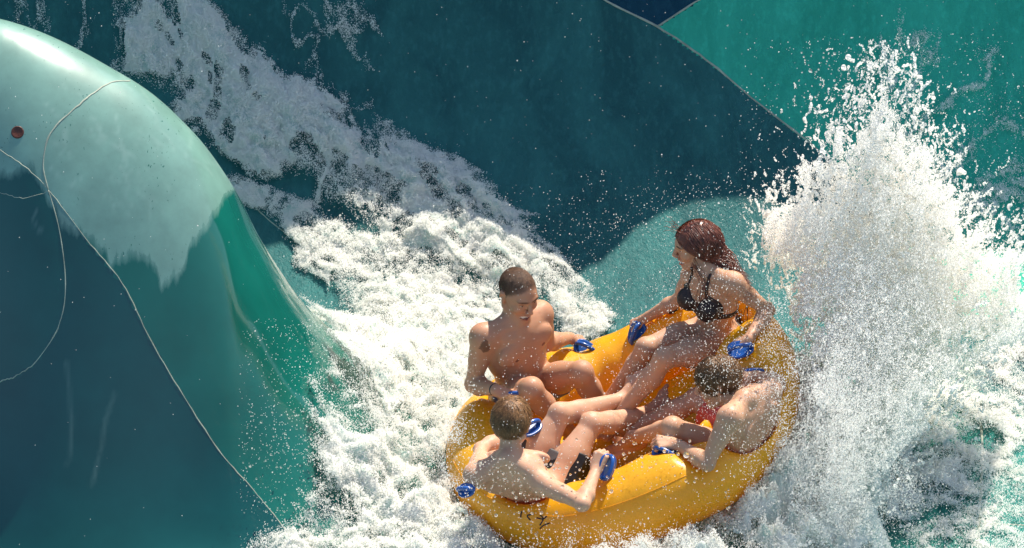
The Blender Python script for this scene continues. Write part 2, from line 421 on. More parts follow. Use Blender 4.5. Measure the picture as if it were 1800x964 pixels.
# ------------------------------------------------------------------ bodies: smooth unions of tapered limbs on a grid, skinned as one closed surface
class Field:
    def __init__(s, lo, hi, h=.0048):
        s.lo = np.asarray(lo, float); s.h = h; s.n = np.ceil((np.asarray(hi) - s.lo) / h).astype(int) + 1
        s.D = np.full(s.n, .5, np.float32)
    def copy(s):
        f = Field.__new__(Field); f.lo, f.h, f.n, f.D = s.lo, s.h, s.n, s.D.copy(); return f
    def box(s, lo, hi):
        a = np.clip(np.floor((lo - s.lo) / s.h).astype(int), 0, s.n - 1); b = np.clip(np.ceil((hi - s.lo) / s.h).astype(int) + 1, 1, s.n)
        sl = tuple(slice(i, j) for i, j in zip(a, b))
        ax = [(s.lo[i] + s.h * np.arange(a[i], b[i])).astype(np.float32) for i in range(3)]
        return sl, ax[0][:, None, None], ax[1][None, :, None], ax[2][None, None, :]
    def comb(s, sl, d, k, op):
        o = s.D[sl]
        if op == 'sub': o = -o
        h = np.clip(.5 + .5 * (d - o) / k, 0, 1)
        r = d + (o - d) * h - k * h * (1 - h)
        s.D[sl] = -r if op == 'sub' else r
    def cap(s, a, b, r1, r2, k=.02, op='add'):
        a = np.asarray(a, float); b = np.asarray(b, float); m = max(r1, r2) + k + .02
        sl, X, Y, Z = s.box(np.minimum(a, b) - m, np.maximum(a, b) + m)
        ab = b - a; L = ab @ ab + 1e-12
        t = np.clip(((X - a[0]) * ab[0] + (Y - a[1]) * ab[1] + (Z - a[2]) * ab[2]) / L, 0, 1)
        d = np.sqrt((X - a[0] - t * ab[0]) ** 2 + (Y - a[1] - t * ab[1]) ** 2 + (Z - a[2] - t * ab[2]) ** 2) - (r1 + (r2 - r1) * t)
        s.comb(sl, d.astype(np.float32), k, op)
    def ell(s, c, axes, r, k=.02, op='add'):
        c = np.asarray(c, float); r = np.asarray(r, float); m = r.max() + k + .02
        sl, X, Y, Z = s.box(c - m, c + m)
        q = [((X - c[0]) * A[0] + (Y - c[1]) * A[1] + (Z - c[2]) * A[2]) for A in axes]
        k0 = np.sqrt(sum((q[i] / r[i]) ** 2 for i in range(3))); k1 = np.sqrt(sum((q[i] / r[i] ** 2) ** 2 for i in range(3))) + 1e-6
        s.comb(sl, (k0 * (k0 - 1) / k1).astype(np.float32), k, op)
    def sph(s, c, r, k=.02, op='add'): s.cap(c, np.asarray(c) + 1e-5, r, r, k, op)
    def mesh(s):
        D = s.D; ins = D < 0
        c = np.zeros(np.array(D.shape) - 1, np.int8)
        O = [(i, j, k) for i in (0, 1) for j in (0, 1) for k in (0, 1)]
        n = D.shape
        for o in O: c += ins[o[0]:n[0] - 1 + o[0], o[1]:n[1] - 1 + o[1], o[2]:n[2] - 1 + o[2]]
        act = (c > 0) & (c < 8); I = np.argwhere(act)
        ids = np.full(act.shape, -1, np.int32); ids[act] = np.arange(len(I))
        val = np.stack([D[I[:, 0] + o[0], I[:, 1] + o[1], I[:, 2] + o[2]] for o in O], 1)
        acc = np.zeros((len(I), 3)); cnt = np.zeros(len(I))
        for p in range(8):
            for q in range(p + 1, 8):
                if sum(abs(O[p][i] - O[q][i]) for i in range(3)) != 1: continue
                va, vb = val[:, p], val[:, q]; m = (va < 0) != (vb < 0)
                t = np.where(m, va / (va - vb + 1e-12), 0)
                acc += m[:, None] * (np.array(O[p]) + t[:, None] * (np.array(O[q]) - np.array(O[p]))); cnt += m
        vs = s.lo + (I + acc / cnt[:, None]) * s.h
        F = []
        for ax in range(3):
            a0 = [slice(1, -1)] * 3; a1 = [slice(1, -1)] * 3
            a0[ax] = slice(0, -1); a1[ax] = slice(1, None)
            e = ins[tuple(a0)] != ins[tuple(a1)]
            E = np.argwhere(e); off = np.array([1, 1, 1]); off[ax] = 0; E = E + off
            u, v = [(1, 2), (2, 0), (0, 1)][ax]
            def cell(du, dv):
                J = E.copy(); J[:, u] += du; J[:, v] += dv; return ids[J[:, 0], J[:, 1], J[:, 2]]
            q = np.stack([cell(-1, -1), cell(0, -1), cell(0, 0), cell(-1, 0)], 1)
            flip = ~ins[E[:, 0], E[:, 1], E[:, 2]]
            q[flip] = q[flip][:, ::-1]; F.append(q)
        F = np.concatenate(F); F = F[(F >= 0).all(1)]
        # light smoothing along the mesh that keeps its volume
        E = np.concatenate([F[:, [0, 1]], F[:, [1, 2]], F[:, [2, 3]], F[:, [3, 0]]]); nv = len(vs)
        i_, j_ = np.concatenate([E[:, 0], E[:, 1]]), np.concatenate([E[:, 1], E[:, 0]]); cn = np.maximum(np.bincount(i_, minlength=nv), 1)[:, None]
        for w_ in (.55, -.57, .55, -.57, .5, -.5):
            av = np.stack([np.bincount(i_, weights=vs[j_, c_], minlength=nv) for c_ in range(3)], 1) / cn
            vs = vs + w_ * (av - vs)
        return vs, F

class Frame:
    """left, forward, up axes at a point"""
    def __init__(s, o, fwd, up):
        s.o = np.asarray(o, float); s.u = unit(up); s.f = unit(np.asarray(fwd, float) - s.u * (np.asarray(fwd, float) @ s.u)); s.l = np.cross(s.u, s.f)
    def __call__(s, l, f, u): return s.o + s.l * l + s.f * f + s.u * u
    @property
    def ax(s): return (s.l, s.f, s.u)
    def loc(s, P): q = P - s.o; return np.stack([q @ s.l, q @ s.f, q @ s.u], -1)

def hand(s, wrist, d, back, side, sc=1.0, grip=1.0):
    d = unit(d); n = unit(back - d * (np.asarray(back) @ d)); th = np.cross(d, n) * side       # side +1 left hand, -1 right hand
    P = lambda y, x, z: wrist + sc * (d * y + th * x + n * z)
    for i, x in enumerate((.030, .010, -.011, -.030)):
        mcp = P((.082, .086, .082, .074)[i], x, .004)
        s.cap(P(.005, x * .55, 0), mcp, .015 * sc, .0115 * sc, .012)
        L = np.array([.042, .027, .022]) * (.95, 1.05, 1.0, .82)[i] * sc
        p = mcp
        for a, l, r in zip((48 * grip + 8, 118 * grip + 10, 178 * grip + 12), L, (.0098, .0088, .0078)):
            a = math.radians(a); q = p + l * (d * math.cos(a) - n * math.sin(a)); s.cap(p, q, r * sc, r * .92 * sc, .004); p = q
    a, b, c = P(.022, .026, -.006), P(.052, .046, -.018), P(.078, .036, -.034)
    s.cap(a, b, .0145 * sc, .0115 * sc, .012); s.cap(b, c, .011 * sc, .009 * sc, .004); s.cap(c, P(.09, .014, -.044), .0095 * sc, .008 * sc, .004)
    return P(.088, 0, -.028), th           # where the bar lies, and its axis
def foot(s, ankle, d, dorsal, side, sc=1.0):
    d = unit(d); u = unit(dorsal - d * (np.asarray(dorsal) @ d)); med = np.cross(d, u) * side       # towards the big toe
    P = lambda y, x, z: ankle + sc * (d * y + med * x + u * z)
    s.cap(P(-.005, 0, 0), P(-.035, 0, -.045), .034 * sc, .031 * sc, .02)
    s.cap(P(0, 0, -.005), P(.09, .008, -.045), .034 * sc, .024 * sc, .02)
    s.cap(P(-.03, 0, -.052), P(.125, .026, -.058), .026 * sc, .021 * sc, .016); s.cap(P(-.03, -.005, -.055), P(.105, -.026, -.06), .024 * sc, .018 * sc, .016)
    s.cap(P(.125, .026, -.058), P(.105, -.026, -.06), .02 * sc, .017 * sc, .014)
    for i in range(5):
        x = .032 - .0155 * i; y = .138 - .008 * i - .004 * i * (i > 2)
        s.cap(P(y - .02, x, -.052), P(y + (.032 if i == 0 else .028 - .003 * i), x, -.058 + .006 * (i > 0)), (.0125 if i == 0 else .0092) * sc, (.0115 if i == 0 else .0085 - .0004 * i) * sc, .004)
    s.sph(P(.0, .031, -.003), .014 * sc, .012); s.sph(P(-.005, -.031, -.010), .013 * sc, .012)

def head(s, H, sc, smile=0.0, fem=0.0):
    e = lambda c, r, k=.012, op='add': s.ell(H(*[v * sc for v in c]), H.ax, np.array(r) * sc, k * sc, op)
    cp = lambda a, b, r1, r2, k=.012, op='add': s.cap(H(*[v * sc for v in a]), H(*[v * sc for v in b]), r1 * sc, r2 * sc, k * sc, op)
    e((0, -.014, .030), (.0765, .098, .087)); e((0, .030, .012), (.066, .064, .070), .02)
    e((0, .030, -.048), (.056 - .004 * fem, .056, .062), .025)
    for x in (-1, 1):
        cp((x * .056, -.008, -.052), (x * .020, .064, -.100), .019 - .002 * fem, .016, .02)
        e((x * .040, .062, -.026), (.024, .022, .024), .018)
        e((x * .034, .090, .006), (.019, .014, .013), .010, 'sub'); e((x * .033, .071, .005), (.0155, .0145, .0135), .004)
        cp((x * .012, .088, .024), (x * .046, .076, .025), .0105 - .003 * fem, .009, .012)
        e((x * .0115, .100, -.033), (.0085, .011, .008), .006)
        cp((x * .079, -.012, .018), (x * .075, -.004, -.028), .0095, .008, .008); cp((x * .082, -.02, .022), (x * .083, -.024, -.005), .0085, .006, .006)
        e((x * .085, -.009, .002), (.006, .008, .013), .006, 'sub')
    cp((0, .088, .018), (0, .112, -.024), .0085, .0125 - .002 * fem, .009)
    cp((0, .066, -.102), (0, .070, -.094), .021 - .003 * fem, .018, .015)
    up, lo = .004 * smile, .010 * smile
    cp((-.024 - .008 * smile, .079 - .006 * smile, -.060 + .006 * smile), (0, .092, -.058), .0062, .0075, .006); cp((.024 + .008 * smile, .079 - .006 * smile, -.060 + .006 * smile), (0, .092, -.058), .0062, .0075, .006)
    cp((-.020, .079, -.068 - lo), (0, .088, -.072 - lo), .006, .0085, .006); cp((.020, .079, -.068 - lo), (0, .088, -.072 - lo), .006, .0085, .006)
    if smile: e((0, .094, -.0655 - lo * .4), (.024 + .006 * smile, .012, .0045 + .003 * smile), .003, 'sub')
    else: e((0, .098, -.0655), (.022, .010, .0016), .003, 'sub')

def body(J, p):
    """J: joints in metres. p: build (girth g, female 0/1, head scale and so on)."""
    g = p.get('g', 1.0); fem = p.get('fem', 0); pts = np.array([v for k, v in J.items() if isinstance(v, np.ndarray) and v.shape == (3,) and not k.startswith('d_')])
    s = Field(pts.min(0) - .22, pts.max(0) + .22)
    U = unit(J['neck'] - J['pelvis']); T = np.linalg.norm(J['neck'] - J['pelvis'])
    Lc = unit(J['shL'] - J['shR']); Lh = unit(J['hipL'] - J['hipR'])
    C = Frame(J['pelvis'], np.cross(Lc, U), U); Hh = Frame(J['pelvis'], np.cross(Lh, U), U)
    bend = p.get('bend', 0.0)                                     # hollow or rounded back
    def cc(t): return J['pelvis'] + U * T * t - C.f * bend * math.sin(math.pi * min(max(t, 0), 1))
    q = T / .5
    s.ell(J['pelvis'] + U * .015 - Hh.f * .01, Hh.ax, np.array([.158 + .012 * fem, .112, .105]) * g, .03)
    s.ell(cc(.33), Frame(V(0, 0, 0), (C.f + Hh.f), U).ax, np.array([.138 - .024 * fem, .092 - .008 * fem, .14 * q]) * g, .05)
    s.ell(cc(.60), C.ax, np.array([.148 - .014 * fem, .106 - .006 * fem, .155 * q]) * g, .05)
    s.ell(cc(.82), C.ax, np.array([.150 - .016 * fem, .088, .10 * q]) * g, .05)
    nb = J['neck']
    for sd, sh in ((1, J['shL']), (-1, J['shR'])):
        s.cap(cc(.88) + C.l * .03 * sd, sh, .062 * g, .050 * g, .05)
        s.cap(nb + U * .035 - C.f * .012, sh * .72 + nb * .28 + U * .012, .036 * g, .030 * g, .035)     # trapezius
        s.cap(cc(.52) + C.l * .105 * sd * g - C.f * .02, sh - U * .06, .045 * g, .040 * g, .05)         # side of the back
        s.ell(cc(.74) + C.l * .085 * sd - C.f * .078 * g, Frame(V(0, 0, 0), C.f + C.l * .25 * sd, U).ax, np.array([.055, .022 * p.get('sca', 1), .070]) * g, .03)   # shoulder blade
        if fem:
            s.ell(cc(.66) + C.l * .068 * sd + C.f * .088, C.ax, (.056, .052, .056), .022)
        else:
            s.ell(cc(.755) + C.l * .078 * sd + C.f * .066 * g, C.ax, np.array([.088, .034, .066]) * g, .016)
        s.ell(J['pelvis'] + Hh.l * .075 * sd - Hh.f * .075 - U * .02, Hh.ax, (.085, .065, .085), .03)       # seat
        s.cap(nb + U * .02 + C.f * .035 + C.l * .012 * sd, sh + C.f * .025 + U * .008, .0085, .0085, .022)   # collar bone
    s.cap(cc(.25) - C.f * .115 * g, cc(.85) - C.f * .118 * g, .010 * p.get('sca', 1), .010 * p.get('sca', 1), .035, 'sub')
    if not fem:
        for t in (.30, .42, .52):
            for sd in (-1, 1): s.ell(cc(t) + C.l * .034 * sd + C.f * .082 * g, C.ax, (.030, .019, .026), .010)
    if not fem: s.cap(cc(.22) + C.f * .116 * g, cc(.80) + C.f * .122 * g, .008, .008, .022, 'sub')
    s.sph(cc(.25) + C.f * .095 * g, .010, .010, 'sub')
    # neck and head
    H = J['H']; hs = p.get('hs', 1.0)
    s.cap(nb - U * .02, H(0, -.022 * hs, -.045 * hs), .060 * p.get('nk', 1), .054 * p.get('nk', 1), .03)
    s.cap(nb + C.f * .01, H(0, .015 * hs, -.06 * hs), .042 * p.get('nk', 1), .040 * p.get('nk', 1), .03)
    head(s, H, hs, p.get('smile', 0), fem)
    # arms
    ag = p.get('ag', g)
    for sd, n in ((1, 'L'), (-1, 'R')):
        sh, el, wr = J['sh' + n], J['el' + n], J['wr' + n]; a = unit(el - sh); f = unit(wr - el)
        s.sph(sh + a * .01, .058 * ag, .035); s.cap(sh + a * .02, sh + (el - sh) * .5, .052 * ag, .043 * ag, .03)
        s.cap(sh + (el - sh) * .3, el, .044 * ag, .036 * ag, .02)
        inn = unit(np.cross(np.cross(a, f), a) + 1e-6)
        s.ell(sh + (el - sh) * .52 + inn * .012, Frame(V(0, 0, 0), inn, a).ax, np.array([.034, .034, .085]) * ag, .02)
        s.cap(el, el + (wr - el) * .28, .037 * ag, .042 * ag, .02); s.cap(el + (wr - el) * .28, wr, .042 * ag, .026 * ag, .02)
        s.sph(el - inn * .008, .033 * ag, .012); s.cap(wr - f * .03, wr + unit(J['d_ha' + n]) * .02, .025 * ag, .024 * ag, .014)
        J['grip' + n], J['gax' + n] = hand(s, wr + unit(J['d_ha' + n]) * .012, J['d_ha' + n], J['d_bk' + n], sd, p.get('has', 1.0))
    # legs
    lg = p.get('lg', g)
    for sd, n in ((1, 'L'), (-1, 'R')):
        hp, kn, an = J['hip' + n], J['kn' + n], J['an' + n]; t = unit(kn - hp); f = unit(an - kn)
        fr = unit(t * 1.0 - f * 1.0)                                  # out over the knee cap
        s.cap(hp, hp + (kn - hp) * .55, .086 * lg, .072 * lg, .04); s.cap(hp + (kn - hp) * .5, kn, .072 * lg, .053 * lg, .03)
        up = unit(fr - t * (fr @ t)); s.ell(hp + (kn - hp) * .55 + up * .018, Frame(V(0, 0, 0), up, t).ax, np.array([.058, .052, .15]) * lg, .03)
        s.sph(kn + fr * .006, .052 * lg, .02); s.sph(kn + fr * .022, .034 * lg, .016)
        bk = -unit(fr - f * (fr @ f))
        s.cap(kn, kn + (an - kn) * .32 + bk * .012, .050 * lg, .054 * lg, .025); s.cap(kn + (an - kn) * .32 + bk * .012, an, .053 * lg, .033 * lg, .025)
        s.ell(kn + (an - kn) * .30 + bk * .022, Frame(V(0, 0, 0), bk, f).ax, np.array([.042, .036, .10]) * lg, .025)
        s.cap(kn + (an - kn) * .1 - bk * .022, an - bk * .006, .026 * lg, .024 * lg, .02)                # shin bone
        foot(s, an, J['d_ft' + n], J['d_ds' + n], sd, p.get('fs', 1.0))
    return s, C, Hh, cc

def skin_colors(vs, base, H, hs, spots=(), lips=(.42, .13, .11), brow=(.05, .028, .018), smile=0.0, buzz=None):
    c = np.tile(np.array(base, float), (len(vs), 1))
    n = fbm(vs[:, 0] * 7, vs[:, 1] * 7, vs[:, 2] * 7, o=3, seed=3)[:, None]; c *= .88 + .24 * n
    q = H.loc(vs) / hs
    def put(m, col): c[:] = c * (1 - m[:, None]) + np.array(col) * m[:, None]
    E = lambda ctr, r: np.sqrt((((q - np.array(ctr)) / np.array(r)) ** 2).sum(1))
    put(.35 * np.clip(1.3 - E((0, .075, -.03), (.06, .05, .03)), 0, 1), (base[0] * 1.05, base[1] * .72, base[2] * .66))
    lo = .010 * smile
    put(np.clip(1.6 - E((0, .088, -.060), (.028 + .006 * smile, .02, .0075)) * 1.2, 0, .9), lips); put(np.clip(1.6 - E((0, .086, -.072 - lo), (.023, .02, .009)) * 1.2, 0, .9), lips)
    if smile:
        put((E((0, .088, -.0655 - lo * .4), (.027 + .007 * smile, .025, .0075 + .003 * smile)) < 1).astype(float), (.10, .02, .018))
        put((E((0, .088, -.0640 - lo * .3), (.025 + .006 * smile, .025, .0062 + .0018 * smile)) < 1).astype(float), (.85, .80, .72))
    for x in (-1, 1):
        put(np.clip(2 - E((x * .031, .085, .027 + .0), (.021, .03, .0045)) * 1.3, 0, 1) * (q[:, 1] > .04), brow)
        put((E((x * .033, .088, .004), (.012, .02, .0042)) < 1).astype(float), (.5, .46, .42)); put((E((x * .033, .088, .004), (.0052, .02, .0048)) < 1).astype(float), (.02, .012, .01))
        put(np.clip(2 - E((x * .033, .085, .0085), (.014, .03, .0026)) * 1.4, 0, 1) * (q[:, 1] > .05), (.06, .03, .025))
    if buzz is not None:                                   # close-cropped hair shading the scalp, fading out at temples and nape
        v = -.60 * q[:, 1] + .80 * (q[:, 2] - .018) + .10 * np.abs(q[:, 0]) + .012 * (fbm(vs[:, 0] * 120, vs[:, 1] * 120, vs[:, 2] * 120, o=2, seed=8) - .5)
        inh = (np.sqrt((q[:, 0] / .10) ** 2 + ((q[:, 1] + .012) / .12) ** 2 + ((q[:, 2] - .02) / .12) ** 2) < 1) & ~((np.abs(q[:, 0]) > .0745) & (q[:, 2] < .03))
        put(.82 * sstep(-.006, .012, v) * inh, buzz)
    for ctr, r, col in spots:
        ctr = vs[np.argmin(np.linalg.norm(vs - ctr, axis=1))]; d = np.linalg.norm(vs - ctr, axis=1); put(np.clip((r * 1.15 - d) / (r * .3), 0, 1), col)
    return c

def combed(H, hs, Q, flow, L, r0, seed, thick=.006, rise=.010, nseg=6, radii=(.080, .101, .091), ctr=(0, -.014, .030), noise=.16, tip=.12):
    """locks that lie along the scalp following a flow field, lifting a little towards their tips"""
    g = np.random.default_rng(seed); R = np.array(radii); c = np.array(ctr); n = len(Q); e = (Q - c) / R; e /= np.linalg.norm(e, axis=1, keepdims=True)
    clump = g.normal(0, noise, (n, 3)); L = L[:, None] / nseg; pts = []; d = None
    for i in range(nseg + 1):
        lift = thick + rise * (i / nseg) ** 1.6 * (.5 + g.random((n, 1)) * .2 + .5 * np.abs(clump[:, :1]) / noise * .6)
        q = e * (R + lift); pts.append(q + c)
        fl = flow(q + c) + clump + g.normal(0, .05, (n, 3)); nrm = e / R; nrm /= np.linalg.norm(nrm, axis=1, keepdims=True)
        fl = fl - nrm * (fl * nrm).sum(1, keepdims=True); fl /= np.linalg.norm(fl, axis=1, keepdims=True) + 1e-9
        d = fl if d is None else d * .5 + fl * .5
        e = (q + d * L) / (R + lift); e /= np.linalg.norm(e, axis=1, keepdims=True)
    P = np.stack(pts, 1) * hs; W = H.o + P @ np.array([H.l, H.f, H.u])
    T = W[:, 1] - W[:, 0]; T /= np.linalg.norm(T, axis=1, keepdims=True); up = P[:, 0] @ np.array([H.l, H.f, H.u]); N = np.cross(T, up); N /= np.linalg.norm(N, axis=1, keepdims=True); B = np.cross(N, T)
    vs = []
    for i in range(nseg + 1):
        r = r0 * (1 - (i / nseg) ** 2 * (1 - tip))
        for a_ in (0, 2.094, 4.189): vs.append(W[:, i] + r * (N * math.cos(a_) * 1.5 + B * math.sin(a_) * .8))
    vs = np.stack(vs, 1).reshape(-1, 3); m = 3 * (nseg + 1); f = []
    for i in range(nseg):
        for j in range(3): f.append((i * 3 + j, i * 3 + (j + 1) % 3, (i + 1) * 3 + (j + 1) % 3, (i + 1) * 3 + j))
    f = np.array(f); F = (f[None] + (np.arange(n) * m)[:, None, None]).reshape(-1, 4)
    return vs, F
def mat_hair(name, a, b_, rough=.35, sc=70):
    b = NT(name); n = b.noise(sc, 3, vec=b.pos((1, 1, .25 if sc < 100 else 1))); n2 = b.noise(8, 3, vec=b.pos())
    c = b.ramp(b.math('ADD', b.math('MULTIPLY', n, .6), b.math('MULTIPLY', n2, .4)), [(.35, a), (.68, b_)])
    return b.done(b.pbr(Base_Color=c, Roughness=rough, Specular_IOR_Level=.55))
m_skin = mat_skin('wet_skin')

def joints(pel, neck, headc, fw, up, shL, shR, hips, knL, knR, anL, anR, elL, elR, wrL, wrR, Ls, hs):
    """pixels and bone lengths to points; each limb entry is (px, py, far?)"""
    J = {}; J['pelvis'] = at_y(*pel); J['neck'] = chain(J['pelvis'], neck[0], neck[1], Ls['torso'], neck[2])
    hc = chain(J['neck'], headc[0], headc[1], Ls['neck'], headc[2]); J['head'] = hc; J['H'] = Frame(hc, fw, up)
    J['shL'] = chain(J['neck'], *shL[:2], Ls['sh'], shL[2]); J['shR'] = chain(J['neck'], *shR[:2], Ls['sh'], shR[2])
    ax = unit(hips); J['hipL'] = J['pelvis'] + ax * Ls['hip']; J['hipR'] = J['pelvis'] - ax * Ls['hip']
    for n, k, a, e, w_ in (('L', knL, anL, elL, wrL), ('R', knR, anR, elR, wrR)):
        J['kn' + n] = chain(J['hip' + n], *k[:2], Ls['thigh'], k[2]); J['an' + n] = chain(J['kn' + n], *a[:2], Ls['shin'], a[2])
        J['el' + n] = chain(J['sh' + n], *e[:2], Ls['uarm'], e[2]); J['wr' + n] = chain(J['el' + n], *w_[:2], Ls['farm'], w_[2])
    return J
N_, F_ = False, True
ADULT = dict(torso=.50, neck=.155, sh=.185, hip=.09, thigh=.42, shin=.41, uarm=.30, farm=.255)
FEM = dict(torso=.44, neck=.15, sh=.165, hip=.09, thigh=.40, shin=.385, uarm=.27, farm=.235)
TEEN = dict(torso=.47, neck=.155, sh=.172, hip=.088, thigh=.40, shin=.40, uarm=.285, farm=.245)

man = joints((922, 688, .40), (906, 566, N_), (911, 517, N_), (.52, -.78, -.34), (.14, -.22, .95), (948, 550, F_), (850, 590, N_), V(.80, .45, .25),
             (1022, 655, N_), (934, 684, N_), (1075, 742, .25), (1008, 768, .15), (962, 603, .49), (832, 676, .24), (1000, 594, .70), (872, 686, .04), ADULT, 1)
wom = joints((1263, 592, .32), (1243, 480, N_), (1222, 430, N_), (-.95, -.18, -.25), (-.2, -.05, .95), (1286, 496, N_), (1218, 482, F_), V(.25, -.95, -.05),
             (1168, 630, N_), (1136, 612, N_), (1086, 735, -.02), (1072, 702, .28), (1350, 546, F_), (1193, 527, F_), (1316, 596, -.05), (1134, 560, .60), FEM, 1)
boy = joints((945, 862, -.42), (895, 806, N_), (899, 744, N_), (.25, .93, -.25), (.05, .2, .95), (836, 836, N_), (952, 850, N_), V(-.80, .52, -.10),
             (984, 728, F_), (1040, 745, F_), (1092, 703, F_), (1136, 727, F_), (846, 790, F_), (1024, 886, N_), (905, 758, F_), (1046, 832, F_), TEEN, 1)
boy2 = joints((1302, 788, -.37), (1306, 705, N_), (1262, 672, F_), (-.85, .15, -.50), (-.35, .05, .9), (1284, 732, N_), (1352, 688, F_), V(-.15, -.92, -.1),
              (1182, 752, N_), (1224, 702, -.03), (1112, 770, -.18), (1112, 752, -.05), (1243, 815, -.80), (1366, 674, -.26), (1192, 781, -.62), (1335, 662, -.20), dict(TEEN, torso=.42), 1)
# hands and feet: which way they point
man.update(d_haL=V(.8, .35, -.45), d_bkL=V(0, -.3, 1), d_haR=V(.85, -.25, -.35), d_bkR=V(0, -.4, 1), d_ftL=V(.5, -.75, -.2), d_dsL=V(0, -.2, 1), d_ftR=V(.5, -.75, -.2), d_dsR=V(0, -.2, 1))
wom.update(d_haL=V(-.75, -.35, -.45), d_bkL=V(-.1, -.5, .9), d_haR=V(-.7, .15, -.6), d_bkR=V(-.55, -.4, .6), d_ftL=V(-.75, -.3, -.35), d_dsL=V(-.4, -.2, 1), d_ftR=V(-.75, -.2, -.35), d_dsR=V(-.4, -.2, 1))
boy.update(d_haL=V(.8, .4, -.2), d_bkL=V(0, -.1, 1), d_haR=V(.3, .55, .65), d_bkR=V(-.45, -.75, .4), d_ftL=V(.28, .30, .9), d_dsL=V(-.6, -.7, .35), d_ftR=V(.55, .30, .72), d_dsR=V(-.55, -.6, .55))
boy2.update(d_haL=V(-.95, .05, .05), d_bkL=V(0, -.4, .9), d_haR=V(-.8, .2, .0), d_bkR=V(0, -.3, 1), d_ftL=V(-.9, -.1, -.3), d_dsL=V(-.2, -.3, 1), d_ftR=V(-.8, .1, .3), d_dsR=V(-.4, -.3, 1))
def frame_at(J, C, cc, l, f, t): return cc(t) + C.l * l + C.f * f

def region_mesh(s, ctr, rad, fn, thick):
    """a close-fitting layer: the body grown by a thickness, kept where fn(x, y, z) < 0"""
    sl, X, Y, Z = s.box(ctr - rad, ctr + rad)
    f = Field.__new__(Field); f.h = s.h; f.lo = s.lo + np.array([q.start for q in sl]) * s.h
    d = np.maximum(s.D[sl] - thick, fn(X, Y, Z).astype(np.float32))
    f.D = np.pad(d, 1, constant_values=.05); f.lo = f.lo - s.h; f.n = np.array(f.D.shape)
    return f.mesh()
def local(H, X, Y, Z):
    return [(X - H.o[0]) * A[0] + (Y - H.o[1]) * A[1] + (Z - H.o[2]) * A[2] for A in H.ax]
def hair_cap(s, H, hs, thick, lift=0.0, wig=.004, nape=0.0):
    def fn(X, Y, Z):
        l, f, u = [q / hs for q in local(H, X, Y, Z)]
        v = -.60 * f + .80 * (u - lift) + .10 * np.abs(l) - nape * np.clip(-f, 0, 1)
        ears = np.maximum(np.abs(l) - .0795, .0) * 6
        return np.maximum(-(v + wig * np.sin(l * 160) * np.sin(f * 140)) * hs + ears, np.sqrt((l / .105) ** 2 + ((f + .012) / .125) ** 2 + ((u - .02) / .125) ** 2) * .1 - .1)
    return region_mesh(s, H(0, -.01, .03), .16 * hs, fn, thick)
def scalp_roots(H, hs, n, seed, lift=0.0, r=(.080, .101, .091), c=(0, -.014, .030), umin=-1):
    rg = np.random.default_rng(seed); out = []
    while len(out) < n:
        d = rg.normal(size=(n * 3, 3)); d /= np.linalg.norm(d, axis=1, keepdims=True)
        q = d * np.array(r) + np.array(c)
        v = -.60 * q[:, 1] + .80 * (q[:, 2] - lift) + .10 * np.abs(q[:, 0])
        for k in np.where((v > .002) & (q[:, 2] > umin))[0]: out.append((q[k], d[k]))
    out = out[:n]
    P = np.array([H(*(q * hs)) for q, d in out]); D = np.array([d[0] * H.l + d[1] * H.f + d[2] * H.u for q, d in out])
    return P, D, np.array([q for q, d in out])
def shorts(J, Hh, lg, tlen, loose, hem_noise=.006, seed=1, wl=.075):
    pts = np.array([J['pelvis'], J['hipL'], J['hipR'], J['knL'], J['knR']])
    s = Field(pts.min(0) - .24, pts.max(0) + .24, .0055)
    s.ell(J['pelvis'] + Hh.u * .0, Hh.ax, (.178, .132, .115), .03)
    for n in 'LR':
        hp, kn = J['hip' + n], J['kn' + n]; e = hp + (kn - hp) * tlen
        s.cap(hp, e, .108 * lg + loose * .4, .092 * lg + loose, .04)
        # crisp hem: cut the rounded end off square to the thigh
    ax = [(s.lo[i] + s.h * np.arange(s.n[i])) for i in range(3)]
    X, Y, Z = ax[0][:, None, None], ax[1][None, :, None], ax[2][None, None, :]
    cut = np.full(s.D.shape, -1.0, np.float32)
    far = []
    for n in 'LR':
        hp, kn = J['hip' + n], J['kn' + n]; t = unit(kn - hp); e = hp + (kn - hp) * tlen
        far.append((((X - e[0]) * t[0] + (Y - e[1]) * t[1] + (Z - e[2]) * t[2]), hp, kn))
    dL = np.sqrt((X - J['knL'][0]) ** 2 + (Y - J['knL'][1]) ** 2 + (Z - J['knL'][2]) ** 2); dR = np.sqrt((X - J['knR'][0]) ** 2 + (Y - J['knR'][1]) ** 2 + (Z - J['knR'][2]) ** 2)
    cut = np.where(dL < dR, far[0][0], far[1][0]).astype(np.float32)
    waist = ((X - J['pelvis'][0]) * Hh.u[0] + (Y - J['pelvis'][1]) * Hh.u[1] + (Z - J['pelvis'][2]) * Hh.u[2] - wl).astype(np.float32)
    nb_ = np.argwhere(np.abs(s.D) < .028); Q = s.lo + nb_ * s.h
    s.D[tuple(nb_.T)] += .010 * (fbm(Q[:, 0] * 16, Q[:, 1] * 16, Q[:, 2] * 16, o=2, seed=seed) - .5) * 2
    s.D = np.maximum(np.maximum(s.D, cut), waist)
    return s.mesh()
